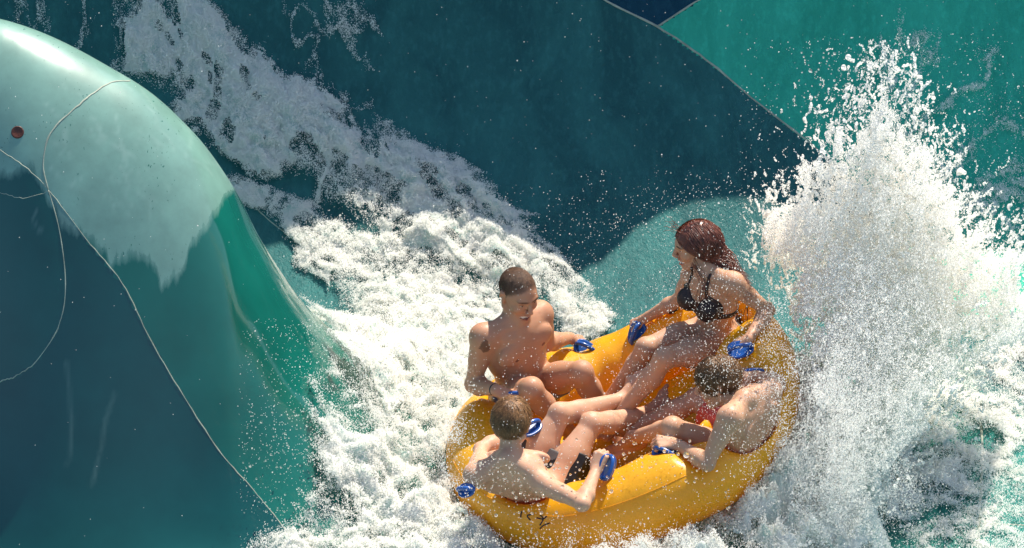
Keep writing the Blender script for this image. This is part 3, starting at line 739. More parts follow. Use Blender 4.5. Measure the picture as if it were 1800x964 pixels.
def band(J, n, mat, par, r=.0275, w=.012, name='bracelet', back=.012):
    wr = J['wr' + n]; f = unit(wr - J['el' + n]); c = wr - f * back
    e1 = unit(np.cross(f, V(.3, .2, .9))); e2 = np.cross(f, e1); a = np.linspace(0, 2 * np.pi, 28, endpoint=False)
    prof = [(r, -w), (r + .004, -w), (r + .005, 0), (r + .004, w), (r, w)]
    vs = np.concatenate([[c + f * z + q * (e1 * math.cos(t) + e2 * math.sin(t)) for t in a] for q, z in prof])
    fs = [(i * 28 + k, i * 28 + (k + 1) % 28, (i + 1) * 28 + (k + 1) % 28, (i + 1) * 28 + k) for i in range(len(prof) - 1) for k in range(28)]
    return mesh_obj(name, vs, fs, mat, par)

FIELDS = []
def soft(o): o.cycles.shadow_terminator_geometry_offset = .35; o.cycles.shadow_terminator_offset = .1; return o
m_black_cloth = mat_cloth('black_swim_cloth', (.007, .005, .005), rough=.5)
m_grey_cloth = mat_cloth('grey_lining', (.075, .068, .068)); m_red_cloth = mat_cloth('coral_swim_cloth', (.62, .10, .07)); m_white_cloth = mat_cloth('white_navy_cloth', (.45, .45, .45), col2=(.04, .05, .08))
m_bikini = mat_cloth('dark_bikini_cloth', (.020, .012, .012), 500, .5, (.05, .03, .028))
m_band = mat_plain('black_rubber', (.012, .012, .014), .45)
m_h_man = mat_hair('buzzed_brown_hair', (.06, .028, .016), (.19, .10, .052), .6, 60); m_h_boy = mat_hair('sandy_hair', (.11, .05, .021), (.42, .225, .095), .4)
m_h_boy2 = mat_hair('brown_hair', (.07, .033, .015), (.32, .165, .07), .4); m_h_wom = mat_hair('auburn_wet_hair', (.055, .015, .010), (.25, .072, .038), .36)

# ---- man with the shaved head
pm = dict(g=1.08, ag=1.14, lg=1.06, hs=1.10, smile=1.0, nk=1.0, bend=.012)
s, C, Hh, cc = body(man, pm); FIELDS.append(s); vs, F = s.mesh()
spots = [(frame_at(man, C, cc, .085, .112, .70), .012, (.16, .06, .045)), (frame_at(man, C, cc, -.085, .112, .70), .012, (.16, .06, .045))]
col = skin_colors(vs, (.47, .25, .15), man['H'], pm['hs'], spots, smile=1.0, lips=(.34, .12, .08), buzz=(.075, .036, .020))
tp = man['shR'] * .86 + man['elR'] * .14 - V(0.0, .045, 0) + V(.012, 0, .02); dd = np.abs(vs - tp); ta = unit(man['elR'] - man['shR'])
al = (vs - tp) @ ta; pe = np.linalg.norm(vs - tp - al[:, None] * ta, axis=1)
tat = (np.sqrt((al / .046) ** 2 + (pe / .040) ** 2) + .35 * (fbm(vs[:, 0] * 60, vs[:, 1] * 60, vs[:, 2] * 60, o=2) - .5)) < 1
col[tat] = col[tat] * .25 + np.array((.03, .016, .014)) * .75
per = empty('person', (man['pelvis'][0], man['pelvis'][1], man['pelvis'][2] - .1)); tag(per, 'smiling bare-chested man with shaved head and shoulder tattoo gripping two handles', 'person', 'riders in the raft')
soft(mesh_obj('body', vs, F, m_skin, per, colors=col))
P_, D_h, Q_ = scalp_roots(man['H'], pm['hs'], 9000, 77, .016, r=(.0765, .098, .087))
v2, f2 = combed(man['H'], pm['hs'], Q_, lambda q: np.stack([q[:, 0] * 3, q[:, 1] * 0 + .8, -.3 + q[:, 2] * 2], 1), np.full(len(Q_), .007), .0007, 78, .0002, .0020, nseg=2, radii=(.0765, .098, .087), noise=.4)
mesh_obj('hair', v2, f2, m_h_man, per)
v2, f2 = shorts(man, Hh, 1.0, .42, .006); mesh_obj('swim_shorts', v2, f2, m_white_cloth, per)
band(man, 'R', m_band, per, .028, .006)

# ---- woman
pw = dict(g=.92, ag=.90, lg=.96, hs=1.02, fem=1, smile=.7, nk=.84, has=.92, fs=.93, bend=-.005)
s, C, Hh, cc = body(wom, pw); FIELDS.append(s); vs, F = s.mesh()
col = skin_colors(vs, (.52, .30, .19), wom['H'], pw['hs'], smile=.7, lips=(.5, .13, .11))
per = empty('person', (wom['pelvis'][0], wom['pelvis'][1], wom['pelvis'][2] - .1)); tag(per, 'woman with long auburn hair in a dark bikini sitting high in the raft', 'person', 'riders in the raft')
soft(mesh_obj('body', vs, F, m_skin, per, colors=col))
def bik(X, Y, Z):
    P = [X - wom['pelvis'][0], Y - wom['pelvis'][1], Z - wom['pelvis'][2]]
    l, f, u = [P[0] * A[0] + P[1] * A[1] + P[2] * A[2] for A in C.ax]; T = .44
    out = np.full(l.shape, 1.0)
    for sd in (-1, 1):
        cup = np.maximum(np.sqrt((l - .066 * sd) ** 2 + (f - .10) ** 2 + (u - .675 * T) ** 2) - .088, (u - .80 * T) * .6 + np.abs(l - .076 * sd) * .62 - .020)
        cup = np.maximum(cup, -(f - .02)); out = np.minimum(out, cup)
        k = np.clip((u - .70 * T) / (.30 * T), 0, 1); ln = (.070 - .012 * k) * sd
        strap = np.maximum(np.abs(l - ln) - .008, np.maximum(.68 * T - u, u - 1.10 * T)); strap = np.maximum(strap, -(f + .03)); out = np.minimum(out, strap)
    band_ = np.maximum(np.abs(u - .545 * T) - .015, -(.2 + f * 0)); return np.minimum(out, band_)
v2, f2 = region_mesh(s, cc(.72), .24, lambda X, Y, Z: np.maximum(bik(X, Y, Z), np.sqrt((X - cc(.68)[0]) ** 2 + (Y - cc(.68)[1]) ** 2 + (Z - cc(.68)[2]) ** 2) - .195), .005)
mesh_obj('bikini_top', v2, f2, m_bikini, per)
def bot(X, Y, Z):
    P = [X - wom['pelvis'][0], Y - wom['pelvis'][1], Z - wom['pelvis'][2]]
    l, f, u = [P[0] * A[0] + P[1] * A[1] + P[2] * A[2] for A in Hh.ax]
    return np.maximum(np.maximum(u - .055, -.14 - u), np.abs(l) * .62 - .065 - (u + .12) * .55 - np.clip(-f, 0, .2) * .35)
v2, f2 = region_mesh(s, wom['pelvis'], .24, bot, .0055); mesh_obj('bikini_bottom', v2, f2, m_bikini, per)
# long wet hair: locks swept over the side of the head and down behind the shoulder
H = wom['H']; hs = pw['hs']
v2, f2 = hair_cap(s, H, hs, .008, .004, nape=.3); mesh_obj('hair', v2, f2, m_h_wom, per)
P, D, Q = scalp_roots(H, hs, 2200, 5, .000, r=(.086, .109, .097))
rg = np.random.default_rng(9); VS = []; FS = []; k0 = 0
nape = H(0, -.085 * hs, -.085 * hs); tail = chain(wom['neck'], 1292, 478, .15, N_); down = unit(V(.55, -.25, -.8))
for p, d, q in zip(P, D, Q):
    side = q[0] / .085
    a = p + d * .006
    b_ = H(.094 * np.sign(side) * min(1, abs(side) + .35) * hs, -.045 * hs + q[1] * .45, -.045 * hs + q[2] * .15) + rg.normal(0, .007, 3)
    c_ = nape * .6 + tail * .4 + H.l * .065 * side + H.f * q[1] * .3 + rg.normal(0, .012, 3)
    e_ = tail + H.l * .06 * side + rg.normal(0, .018, 3) + down * rg.uniform(-.02, .13)
    if q[2] < .0: path = spline([p, p * .35 + c_ * .65 + d * .01, c_, e_], 4)
    else: path = spline([p, a * .55 + b_ * .45 + d * (.022 + .03 * abs(q[2])), b_, c_, e_], 4)
    n = len(path); rr = .0022 * (1 - np.linspace(0, 1, n) ** 3 * .85)
    v3, f3 = tube(path, rr, 4, cap=False); VS.append(v3); FS.append(np.array(f3) + k0); k0 += len(v3)
for k in range(14):                                              # loose wisps over the brow
    p = H(rg.normal(0, .03), .07 + rg.normal(0, .012), .108 + rg.normal(0, .005)); path = [p]
    dd = unit(H.u * .8 + H.f * rg.uniform(-.1, .5) + H.l * rg.normal(0, .4))
    for j in range(6): dd = unit(dd + rg.normal(0, .22, 3) + H.f * .12 - H.u * .06 * j); path.append(path[-1] + dd * .010)
    v3, f3 = tube(spline(path, 2), .0011, 4, cap=False); VS.append(v3); FS.append(np.array(f3) + k0); k0 += len(v3)
for k in range(10):                                              # strands across the throat
    p0 = H(.055, .035, -.06); p1 = wom['neck'] + C.f * (.07 + rg.normal(0, .01)) + C.l * (.05 + rg.normal(0, .02)); p2 = cc(.80) + C.f * .115 + C.l * (.04 + rg.normal(0, .015)); p3 = cc(.68) + C.f * .14 + C.l * (.03 + rg.normal(0, .012))
    v3, f3 = tube(spline([H(.082, -.01, 0.02), p0 + rg.normal(0, .008, 3), p1, p2, p3][:rg.integers(4, 6)], 4), .0014, 4, cap=False); VS.append(v3); FS.append(np.array(f3) + k0); k0 += len(v3)
mesh_obj('hair_locks', np.concatenate(VS), np.concatenate(FS), m_h_wom, per)

# ---- boy seen from behind, black shorts
pb = dict(g=.98, ag=.92, lg=.98, hs=1.05, nk=.86, bend=.03)
s, C, Hh, cc = body(boy, pb); FIELDS.append(s); vs, F = s.mesh()
col = skin_colors(vs, (.57, .34, .225), boy['H'], pb['hs'])
per = empty('person', (boy['pelvis'][0], boy['pelvis'][1], boy['pelvis'][2] - .1)); tag(per, 'bare-backed teenager in black swim shorts seen from behind at the front of the raft', 'person', 'riders in the raft')
soft(mesh_obj('body', vs, F, m_skin, per, colors=col))
def short_hair(s, J, hs, m, per, seed, lift, thick, n, L, flow, nape=.25):
    H = J['H']; v2, f2 = hair_cap(s, H, hs, thick, lift, nape=nape, wig=.002); mesh_obj('hair', v2, f2, m, per)
    P, D, Q = scalp_roots(H, hs, n, seed, lift - nape * .02)
    g = np.random.default_rng(seed + 1); ln = L * (.6 + .6 * g.random(n)) * (.55 + .45 * sstep(-.03, .06, Q[:, 2]))
    v3, f3 = combed(H, hs, Q, flow, ln, .0018, seed, thick * .7, .010, noise=.20)
    mesh_obj('hair_locks', v3, f3, m, per)
def crown(q):            # whorl on the crown: forward over the top, round and down at the back and sides
    w_ = np.array([.012, -.055, .105]); d = q - w_; f = np.zeros_like(q)
    f[:, 0] = d[:, 0] * 9 - d[:, 1] * 5 + .25; f[:, 1] = d[:, 1] * 9 + d[:, 0] * 5 + .35 * (q[:, 1] > -.03); f[:, 2] = -.9 + 5 * np.clip(q[:, 2], 0, .1); return f
short_hair(s, boy, pb['hs'], m_h_boy, per, 21, -.022, .006, 7000, .060, crown, .45)
v2, f2 = shorts(boy, Hh, .98, .58, .016, seed=3); so_ = mesh_obj('swim_shorts', v2, f2, m_black_cloth, per)
# grey lining turned out at the hem and the pale green print by the waist
hp, kn = boy['hipL'], boy['knL']; t = unit(kn - hp); e = hp + (kn - hp) * .58
fcn = v2[f2].mean(1); ax_ = (fcn - e) @ t; sel = (ax_ > -.052 - .012 * np.sin(fcn[:, 0] * 60)) & (ax_ < .004) & (np.linalg.norm(fcn - kn, axis=1) < np.linalg.norm(fcn - boy['knR'], axis=1)) & (np.linalg.norm(fcn - e, axis=1) < .13)
u_, inv = np.unique(f2[sel], return_inverse=True); rad_ = v2[u_] - e; rad_ -= np.outer(rad_ @ t, t); rad_ /= np.linalg.norm(rad_, axis=1, keepdims=True)
mesh_obj('lining', v2[u_] + rad_ * .0025 + t * .001, inv.reshape(-1, 4), m_grey_cloth, so_)
m_green_print = mat_cloth('green_print_cloth', (.30, .36, .05), col2=(.55, .60, .20))
vv = v2; ctr = at_y(968, 836, -.55)
dd_ = np.linalg.norm(project(vv) - np.array([968, 834]), axis=1)
near_ = np.array([np.mean(vv[q], 0) for q in f2]); pr = project(near_); cl = (np.abs((pr[:, 0] - 968) * .9 + (pr[:, 1] - 834) * .3) < 22) & (np.abs((pr[:, 1] - 834) - .25 * (pr[:, 0] - 968)) < 9) & (near_[:, 1] < boy['pelvis'][1] + .05)
if cl.sum() > 8:
    q = f2[cl]; u_, inv = np.unique(q, return_inverse=True); cen = near_.mean(0)
    mesh_obj('print_patch', vv[u_] + np.array([-.0, -.0025, .0025]), inv.reshape(-1, 4), m_green_print, so_)

# ---- boy on the spray side, coral shorts
pc = dict(sca=.55, g=1.02, ag=.95, lg=.94, hs=1.04, nk=.88, bend=.04)
s, C, Hh, cc = body(boy2, pc); FIELDS.append(s); vs, F = s.mesh()
col = skin_colors(vs, (.52, .30, .19), boy2['H'], pc['hs'])
per = empty('person', (boy2['pelvis'][0], boy2['pelvis'][1], boy2['pelvis'][2] - .1)); tag(per, 'hunched brown-haired boy in coral shorts looking down beside the big spray', 'person', 'riders in the raft')
soft(mesh_obj('body', vs, F, m_skin, per, colors=col))
def fringe(q):
    f = np.zeros_like(q); f[:, 1] = .8 * sstep(-.06, .02, q[:, 1]) - .15; f[:, 0] = q[:, 0] * 6 + .15; f[:, 2] = -.75 + 5 * np.clip(q[:, 2], 0, .1); return f
short_hair(s, boy2, pc['hs'], m_h_boy2, per, 31, -.016, .006, 7000, .062, fringe, .4)
v2, f2 = shorts(boy2, Hh, .94, .70, .012, seed=5); mesh_obj('swim_shorts', v2, f2, m_red_cloth, per)
band(boy2, 'L', m_band, per, .024, .011, 'watch', .02)

# ------------------------------------------------------------------ the raft
ROLL = math.radians(15); RXa = V(math.cos(ROLL), 0, math.sin(ROLL)); RYa = V(0, 1, 0); RZa = V(-math.sin(ROLL), 0, math.cos(ROLL))
def rl(x, y, z): return RAFT_O + RXa * x + RYa * y + RZa * z
tab = np.array([(-15, .71, .08, .215), (0, .71, .11, .215), (22, .71, .17, .215), (42, .70, .18, .21), (62, .68, .08, .205), (80, .68, -.03, .20), (97, .69, -.08, .195), (120, .70, -.05, .205), (150, .71, -.01, .215),
                (180, .71, 0, .215), (222, .71, -.05, .205), (245, .71, -.10, .19), (268, .71, -.05, .205), (292, .71, -.01, .21), (305, .71, -.02, .215), (330, .71, .02, .215), (345, .71, .06, .215), (360, .71, .11, .215), (382, .71, .17, .215)])
NU, NV = 300, 72
th = np.linspace(0, 360, NU, endpoint=False)
Rr, Zo, Tr = (np.interp(th, tab[:, 0], tab[:, i]) for i in (1, 2, 3))
def smooth_c(a, n=9):
    k = np.hanning(n + 2)[1:-1]; k /= k.sum(); return np.convolve(np.concatenate([a[-n:], a, a[:n]]), k, 'same')[n:-n]
Rr, Zo, Tr = smooth_c(Rr, 19), smooth_c(Zo, 25), smooth_c(Tr, 19)
ph = np.linspace(0, 2 * np.pi, NV, endpoint=False); TH, PH = np.meshgrid(np.radians(th), ph, indexing='ij'); D_ = np.degrees(TH)
r = np.repeat(Tr[:, None], NV, 1)
# folds where the ring buckles at the back, and pinches at the seat joints
for c0, wd, n in ((90, 20, .040), (292, 9, .005), (140, 10, .006)):
    inner = np.clip(-np.cos(PH) * .6 + .55, 0, 1.2)
    r = r + n * (1.3 * vnoise((D_ - c0) * .23 + np.sin(PH) * .5 + 50, PH * .8, seed=12) - .6) * np.exp(-((D_ - c0) / wd) ** 2) * inner
for c0, dep in ((312, .030), (233, .012), (60, .012), (128, .014), (180, .008), (270, .010)):
    r = r - dep * np.exp(-((D_ - c0) / 2.6) ** 2) * np.clip(.35 + .65 * np.sin(PH), 0, 1)
r = r + .004 * (fbm(TH * 9, PH * 3, o=3, seed=6) - .5)
xr = (Rr[:, None] + r * np.cos(PH)); X = xr * np.cos(TH); Y = xr * np.sin(TH); Z = Zo[:, None] + r * np.sin(PH) * .98
tv = RAFT_O + X[..., None] * RXa + Y[..., None] * RYa + Z[..., None] * RZa; tv = tv.reshape(-1, 3)
def settle(v, reach=.34):
    """the upper skin sinks under a seated rider: anything inside a body or lying over it drops to just below"""
    v = v.copy(); moved = np.zeros(len(v))
    st = np.arange(0, reach, .008)
    for f in FIELDS:
        q = (v - f.lo) / f.h; m = ((q > 1) & (q < f.n - 2)).all(1); idx_ = np.where(m)[0]
        if not len(idx_): continue
        P = v[idx_][:, None] - st[None, :, None] * RZa
        i = np.clip(np.round((P - f.lo) / f.h).astype(int), 0, f.n - 1); d = f.D[i[..., 0], i[..., 1], i[..., 2]] < .004
        has = d.any(1); last = len(st) - 1 - np.argmax(d[:, ::-1], 1)
        dz = np.where(has, st[np.minimum(last + 1, len(st) - 1)], 0)
        v[idx_] -= dz[:, None] * RZa; moved[idx_] += dz
    return v, moved
up_ = (np.sin(PH) > -.35).ravel()
for k in range(5):
    t2, _ = settle(tv[up_]); lz = (t2 - RAFT_O) @ RZa; lo_ = (Zo[:, None] - r * .80).ravel()[up_]; t2 += np.clip(lo_ - lz, 0, 1)[:, None] * RZa; tv[up_] = t2
    g3 = tv.reshape(NU, NV, 3)
    for j in range(5 if k < 4 else 0): g3 = g3 * .4 + .15 * (np.roll(g3, 1, 0) + np.roll(g3, -1, 0) + np.roll(g3, 1, 1) + np.roll(g3, -1, 1))
    tv = g3.reshape(-1, 3).copy()
ii = np.arange(NU * NV).reshape(NU, NV)
tf = np.stack([ii, np.roll(ii, -1, 0), np.roll(np.roll(ii, -1, 0), -1, 1), np.roll(ii, -1, 1)], -1).reshape(-1, 4)[:, ::-1]
m_raft = mat_raft('yellow_vinyl'); m_blue_h = mat_plain('blue_handle_plastic', (.012, .075, .30), .25, .4, var=.3); m_ink = mat_plain('black_print', (.015, .012, .02), .5)
raft = empty('raft', RAFT_O - V(0, 0, .25)); tag(raft, 'round yellow inflatable four-seat raft tilted up at its spray side', 'raft')
mesh_obj('inflatable_ring', tv, tf, m_raft, raft)
# inflated floor, quilted
nr, na = 26, 96; fv = []
for i in range(nr):
    rr = .58 * i / (nr - 1)
    for k in range(na):
        a = 2 * np.pi * k / na; x, y = rr * math.cos(a), rr * math.sin(a)
        zo = np.interp(math.degrees(a), th, Zo) * (rr / .6) ** 2
        fv.append(rl(x, y, -.16 + zo + .012 * abs(math.sin(x * 14)) - .05 * (1 - (rr / .6) ** 2)))
ff = [(i * na + k, i * na + (k + 1) % na, (i + 1) * na + (k + 1) % na, (i + 1) * na + k) for i in range(nr - 1) for k in range(na)]
fv = np.array(fv); f_, mv = settle(fv, .2); fv = np.where((mv < .11)[:, None], f_, fv - RZa * .05)
mesh_obj('raft_floor', fv, ff, m_raft, raft)
def ring_pt(td, pd, lift=0.0):
    i = int(round(td / 360 * NU)) % NU; j = int(round(pd / 360 * NV)) % NV
    p = g3[i, j]; n = unit(np.cross(g3[i, (j + 1) % NV] - g3[i, j - 1], g3[(i + 1) % NU, j] - g3[i - 1, j])); c = g3[i].mean(0)
    if n @ (p - c) < 0: n = -n
    return p + n * lift
for pd in (-22, 40):                                              # welded seams running round the ring
    sm = np.array([ring_pt(t, pd, .0005) for t in np.arange(0, 360, 1.2)]); v, f = tube(sm, .0018, 6, closed=True); mesh_obj('weld_seam', v, f, m_raft, raft)
# remains of printed lettering on the outer skin
def stroke(pts, w_=.0045):
    P = np.array([ring_pt(a, b, .0015) for a, b in pts]); P = spline(P, 5); v, f = tube(P, w_ * .75, 5); return v, f
def lettering(strokes):
    for st in strokes:
        v, f = stroke(st); mesh_obj('printed_letter', v, f, m_ink, raft)
lettering([[(36, 60), (35, 67), (33.5, 74), (33, 80)], [(33, 58), (31, 66), (29, 76)], [(29.5, 60), (31, 68), (32.2, 74)], [(28, 64), (26.5, 60), (25, 62), (24, 70), (25, 76), (27, 78)], [(39, 62), (40, 68), (39, 76), (38, 70), (37.6, 62)]])
lettering([[(240, 40), (241.5, 33), (240.5, 26)], [(243, 38), (241, 34), (238.6, 34)], [(243.5, 29), (241.5, 26), (240.5, 20)], [(237, 38), (235.5, 34), (236, 28)], [(233, 40), (233.4, 34), (232.6, 28)]])

# handles: a dished pad with a moulded grip bar across it
def handle(px, py, Y, axis, nrm, L=.066, W=.047):
    c = at_y(px, py, Y); n = unit(nrm); a = unit(axis - n * (np.asarray(axis) @ n)); b = np.cross(n, a)
    m = 36; t = np.linspace(0, 2 * np.pi, m, endpoint=False); vs = []
    ct, st = np.cos(t), np.sin(t); sx = np.sign(ct) * np.abs(ct) ** .8 * L; sy = np.sign(st) * np.abs(st) ** .8 * W * (1 - .15 * ct)
    for k, z in ((.02, .002), (.55, .002), (.80, .003), (.93, .005), (1.0, .002), (1.0, -.006), (.9, -.012), (.02, -.012)):
        for i in range(m): vs.append(c + a * sx[i] * k + b * sy[i] * k + n * z)
    fs = [(i * m + k, i * m + (k + 1) % m, (i + 1) * m + (k + 1) % m, (i + 1) * m + k) for i in range(7) for k in range(m)]
    o = mesh_obj('handle', vs, fs, m_blue_h, raft)
    p = [c + a * x * L + n * z for x, z in ((-.86, .002), (-.72, .022), (-.4, .034), (0, .037), (.4, .034), (.72, .022), (.86, .002))]
    v, f = tube(spline(p, 5), .0115, 10); mesh_obj('grip', v, f, m_blue_h, o)
handle(1030, 614, .66, V(.8, -.15, -.45), V(.2, -.6, .8)); handle(905, 700, .04, V(.95, .1, -.05), V(0, -.3, 1)); handle(1119, 587, .57, V(-.3, -.25, -.85), V(-.45, -.75, .4))
handle(1302, 614, -.10, V(.95, 0, .28), V(-.1, -.55, .8)); handle(932, 752, -.28, V(.6, .5, .0), V(.1, -.3, 1)); handle(1067, 822, -.72, V(-.4, -.35, -.8), V(.55, -.75, .35))
handle(1170, 798, -.64, V(.8, -.2, -.45), V(0, -.6, .8)); handle(1325, 660, -.16, V(.9, .1, -.1), V(0, -.3, 1)); handle(820, 862, -.80, V(.5, -.4, .3), V(-.6, -.5, .6), .05, .035)
# ------------------------------------------------------------------ white water: foam on the slide, the big spray, drops in the air
def point_group(mat):
    g = bpy.data.node_groups.new('drops_' + mat.name, 'GeometryNodeTree')
    g.interface.new_socket('Geometry', in_out='INPUT', socket_type='NodeSocketGeometry'); g.interface.new_socket('Geometry', in_out='OUTPUT', socket_type='NodeSocketGeometry')
    i = g.nodes.new('NodeGroupInput'); o = g.nodes.new('NodeGroupOutput'); p = g.nodes.new('GeometryNodeMeshToPoints'); a = g.nodes.new('GeometryNodeInputNamedAttribute'); a.data_type = 'FLOAT'; a.inputs['Name'].default_value = 'rad'
    m = g.nodes.new('GeometryNodeSetMaterial'); m.inputs['Material'].default_value = mat
    g.links.new(i.outputs[0], p.inputs['Mesh']); g.links.new(a.outputs['Attribute'], p.inputs['Radius']); g.links.new(p.outputs[0], m.inputs[0]); g.links.new(m.outputs[0], o.inputs[0])
    return g
def drops(name, P, R, mat, label, cat):
    me = bpy.data.meshes.new(name); me.vertices.add(len(P)); me.vertices.foreach_set('co', np.asarray(P, np.float32).ravel())
    at = me.attributes.new('rad', 'FLOAT', 'POINT'); at.data.foreach_set('value', np.asarray(R, np.float32)); me.materials.append(mat); me.update()
    o = bpy.data.objects.new(name, me); COL.objects.link(o)
    md = o.modifiers.new('drops', 'NODES'); md.node_group = point_group(mat)
    tag(o, label, cat, kind='stuff'); print(name, len(P)); return o
m_foam = mat_foam('white_foam', (.94, .94, .905), .05, .5); m_spray = mat_foam('white_spray', (.98, .965, .93), .04, .60); m_drop = mat_drop('water_drop')

def strokes_mask(xy, strokes):
    """soft mask and local height of a chain of blobs laid along the surface"""
    m = np.zeros(len(xy)); hh = np.zeros(len(xy)); dn = np.zeros(len(xy))
    for st in strokes:
        for a, b in zip(st[:-1], st[1:]):
            pa, pb = a[0], b[0]; ab = pb - pa; t = np.clip(((xy - pa) @ ab) / (ab @ ab + 1e-9), 0, 1)
            d = np.linalg.norm(xy - pa - t[:, None] * ab, axis=1); w_ = a[1] + (b[1] - a[1]) * t
            v = np.clip(1.25 - d / w_, 0, 1); up = v > m
            m = np.where(up, v, m); hh = np.where(up, a[2] + (b[2] - a[2]) * t, hh); dn = np.where(up, a[3] + (b[3] - a[3]) * t, dn)
    return m, hh, dn
def stk(*pts):
    out = []
    for px, py, w_, h, dn in pts:
        P = hit(px, py); Q = hit(px, py + 6); vs_ = np.linalg.norm(P - Q) / 6.0 * 350           # foreshortening along the line of sight
        out.append((P[:2], w_ / 350.0 * min(1.9, .5 + .5 * vs_), h, dn))
    return out
FO = [stk((215, -60, 85, .03, .75), (280, 60, 85, .04, .80), (370, 160, 85, .05, .86), (470, 225, 85, .07, .92), (570, 275, 85, .08, .95), (680, 330, 95, .09, 1), (780, 395, 108, .11, 1), (860, 455, 100, .12, 1), (940, 520, 70, .10, 1), (1005, 540, 60, .08, 1), (1050, 575, 40, .06, .9)),
      stk((425, 325, 20, .015, .7), (500, 375, 42, .03, .7), (590, 440, 75, .05, .8), (680, 520, 100, .08, .95), (760, 580, 105, .10, 1)),
      stk((745, 480, 105, .09, 1), (740, 600, 105, .10, 1), (710, 700, 105, .11, 1), (680, 800, 100, .12, 1), (650, 900, 110, .12, 1), (640, 1000, 140, .12, 1)),
      stk((800, 640, 75, .12, 1), (770, 760, 85, .14, 1), (755, 880, 90, .14, 1), (770, 980, 100, .12, 1)),
      stk((520, 60, 60, .012, .34), (620, 40, 75, .012, .44), (600, 120, 55, .012, .36)),
      stk((1600, 90, 80, .015, .40), (1690, 190, 120, .02, .48), (1760, 300, 110, .02, .48), (1800, 420, 100, .03, .5)),
      stk((90, -20, 90, .012, .34), (200, 20, 70, .012, .42)),
      stk((640, 20, 30, .01, .34), (600, 110, 40, .01, .3)),
      stk((1480, 800, 90, .10, .9), (1580, 760, 110, .08, .8), (1720, 700, 100, .05, .7), (1830, 660, 90, .04, .65)),
      stk((1580, 860, 100, .05, .7), (1720, 830, 95, .04, .66), (1800, 880, 80, .03, .6), (1690, 960, 80, .02, .55))]
def world_stk(*pts): return [(V(x, y), w_, h, dn) for x, y, w_, h, dn in pts]
FO.append(world_stk((-1.0, -.45, .16, .16, 1), (-.86, -.85, .15, .13, 1), (-.55, -1.06, .13, .16, .9), (-.12, -1.06, .15, .26, 1), (.35, -1.03, .15, .27, 1), (.75, -.95, .18, .28, 1), (1.08, -.7, .20, .28, 1), (1.18, -.2, .22, .30, 1)))
FO.append(world_stk((.15, -.80, .20, .22, 1), (.50, -.72, .22, .32, 1), (.82, -.45, .24, .42, 1), (.98, -.05, .24, .46, 1), (.9, .35, .22, .40, .9)))
FO.append(world_stk((-1.6, -1.25, .35, .10, 1), (-.8, -1.38, .3, .12, 1), (.2, -1.42, .25, .12, .9), (1.0, -1.2, .3, .14, .9)))
FX0, FX1, FY0, FY1, FSTEP = -3.65, 2.75, -1.75, 4.05, .0085
fgx = np.arange(FX0, FX1, FSTEP); fgy = np.arange(FY0, FY1, FSTEP); FGX, FGY = np.meshgrid(fgx, fgy, indexing='ij')
def foam_tables():
    xy = np.stack([FGX.ravel(), FGY.ravel()], 1)
    wx = fbm(xy[:, 0] * 2.2, xy[:, 1] * 2.2, o=4, seed=1) - .5; wy = fbm(xy[:, 0] * 2.2 + 40, xy[:, 1] * 2.2, o=4, seed=1) - .5
    m, hh, dn = strokes_mask(xy + .20 * np.stack([wx, wy], 1), FO)
    u = xy[:, 0] * .78 - xy[:, 1] * .62; v = xy[:, 0] * .62 + xy[:, 1] * .78          # the flow runs from the far left down to the raft
    u = u + .10 * wx; v = v + .10 * wy
    big = fbm(u * 2.0, v * 3.2, o=3, seed=3); mid = ridged(u * 4.5 + 2 * big, v * 6.5 + 2 * big, o=3, seed=9); fine = fbm(u * 30, v * 34, o=3, seed=15)
    q = m * 1.40 + (big - .5) * 1.0 + (mid - .45) * .75 - .15
    lace = ridged(xy[:, 0] * 7 + 3 * wx, xy[:, 1] * 7 + 3 * wy, o=4, seed=44); thin = 1 - sstep(.45, .80, dn)
    cover = sstep(.20, .85, q) * ((1 - thin) * np.minimum(1, .35 + .65 * dn) * (.35 + .65 * sstep(.30, .52, mid + .5 * (big - .5))) + thin * dn * .8 * sstep(.50, .78, lace + .5 * (big - .5)))
    bil = lambda k, sd: np.abs(2 * fbm(u * k * .8, v * k, o=2, seed=sd) - 1) ** .8 * 2
    top = hh * np.clip(m * 1.5, 0, 1) * np.clip(.05 + 1.1 * big + .40 * bil(5, 51) + .25 * bil(11, 52) + .14 * bil(24, 53), .05, 2)
    return [a_.reshape(FGX.shape) for a_ in (cover, top, mid, fine, big)]
COVER, TOP, MIDN, FINEN, BIGN = foam_tables()
FNRM = Sn(FGX.ravel(), FGY.ravel()); FS0 = np.stack([FGX.ravel(), FGY.ravel(), S(FGX, FGY).ravel()], 1)
def foam_cloud(n, seed):
    g = np.random.default_rng(seed)
    dens = (COVER * (.25 + 1.0 * sstep(.35, .65, FINEN)) * (.6 + .5 * MIDN) * (1 - .35 * (COVER > .6))).ravel(); c = np.cumsum(dens); k = np.searchsorted(c, g.random(n) * c[-1])
    top = TOP.ravel()[k]
    z = top * (1 - .55 * g.random(n) ** 2.5) + g.exponential(.005, n); fl = g.random(n) < .018; z[fl] += g.exponential(.035, fl.sum())
    B_ = FS0[k]; B_[:, :2] += g.uniform(-.5, .5, (n, 2)) * FSTEP; B_[:, 2] = S(B_[:, 0], B_[:, 1]); P = B_ + FNRM[k] * np.maximum(z, .002)[:, None]
    return P, .0014 * np.exp(g.normal(0, .42, n))
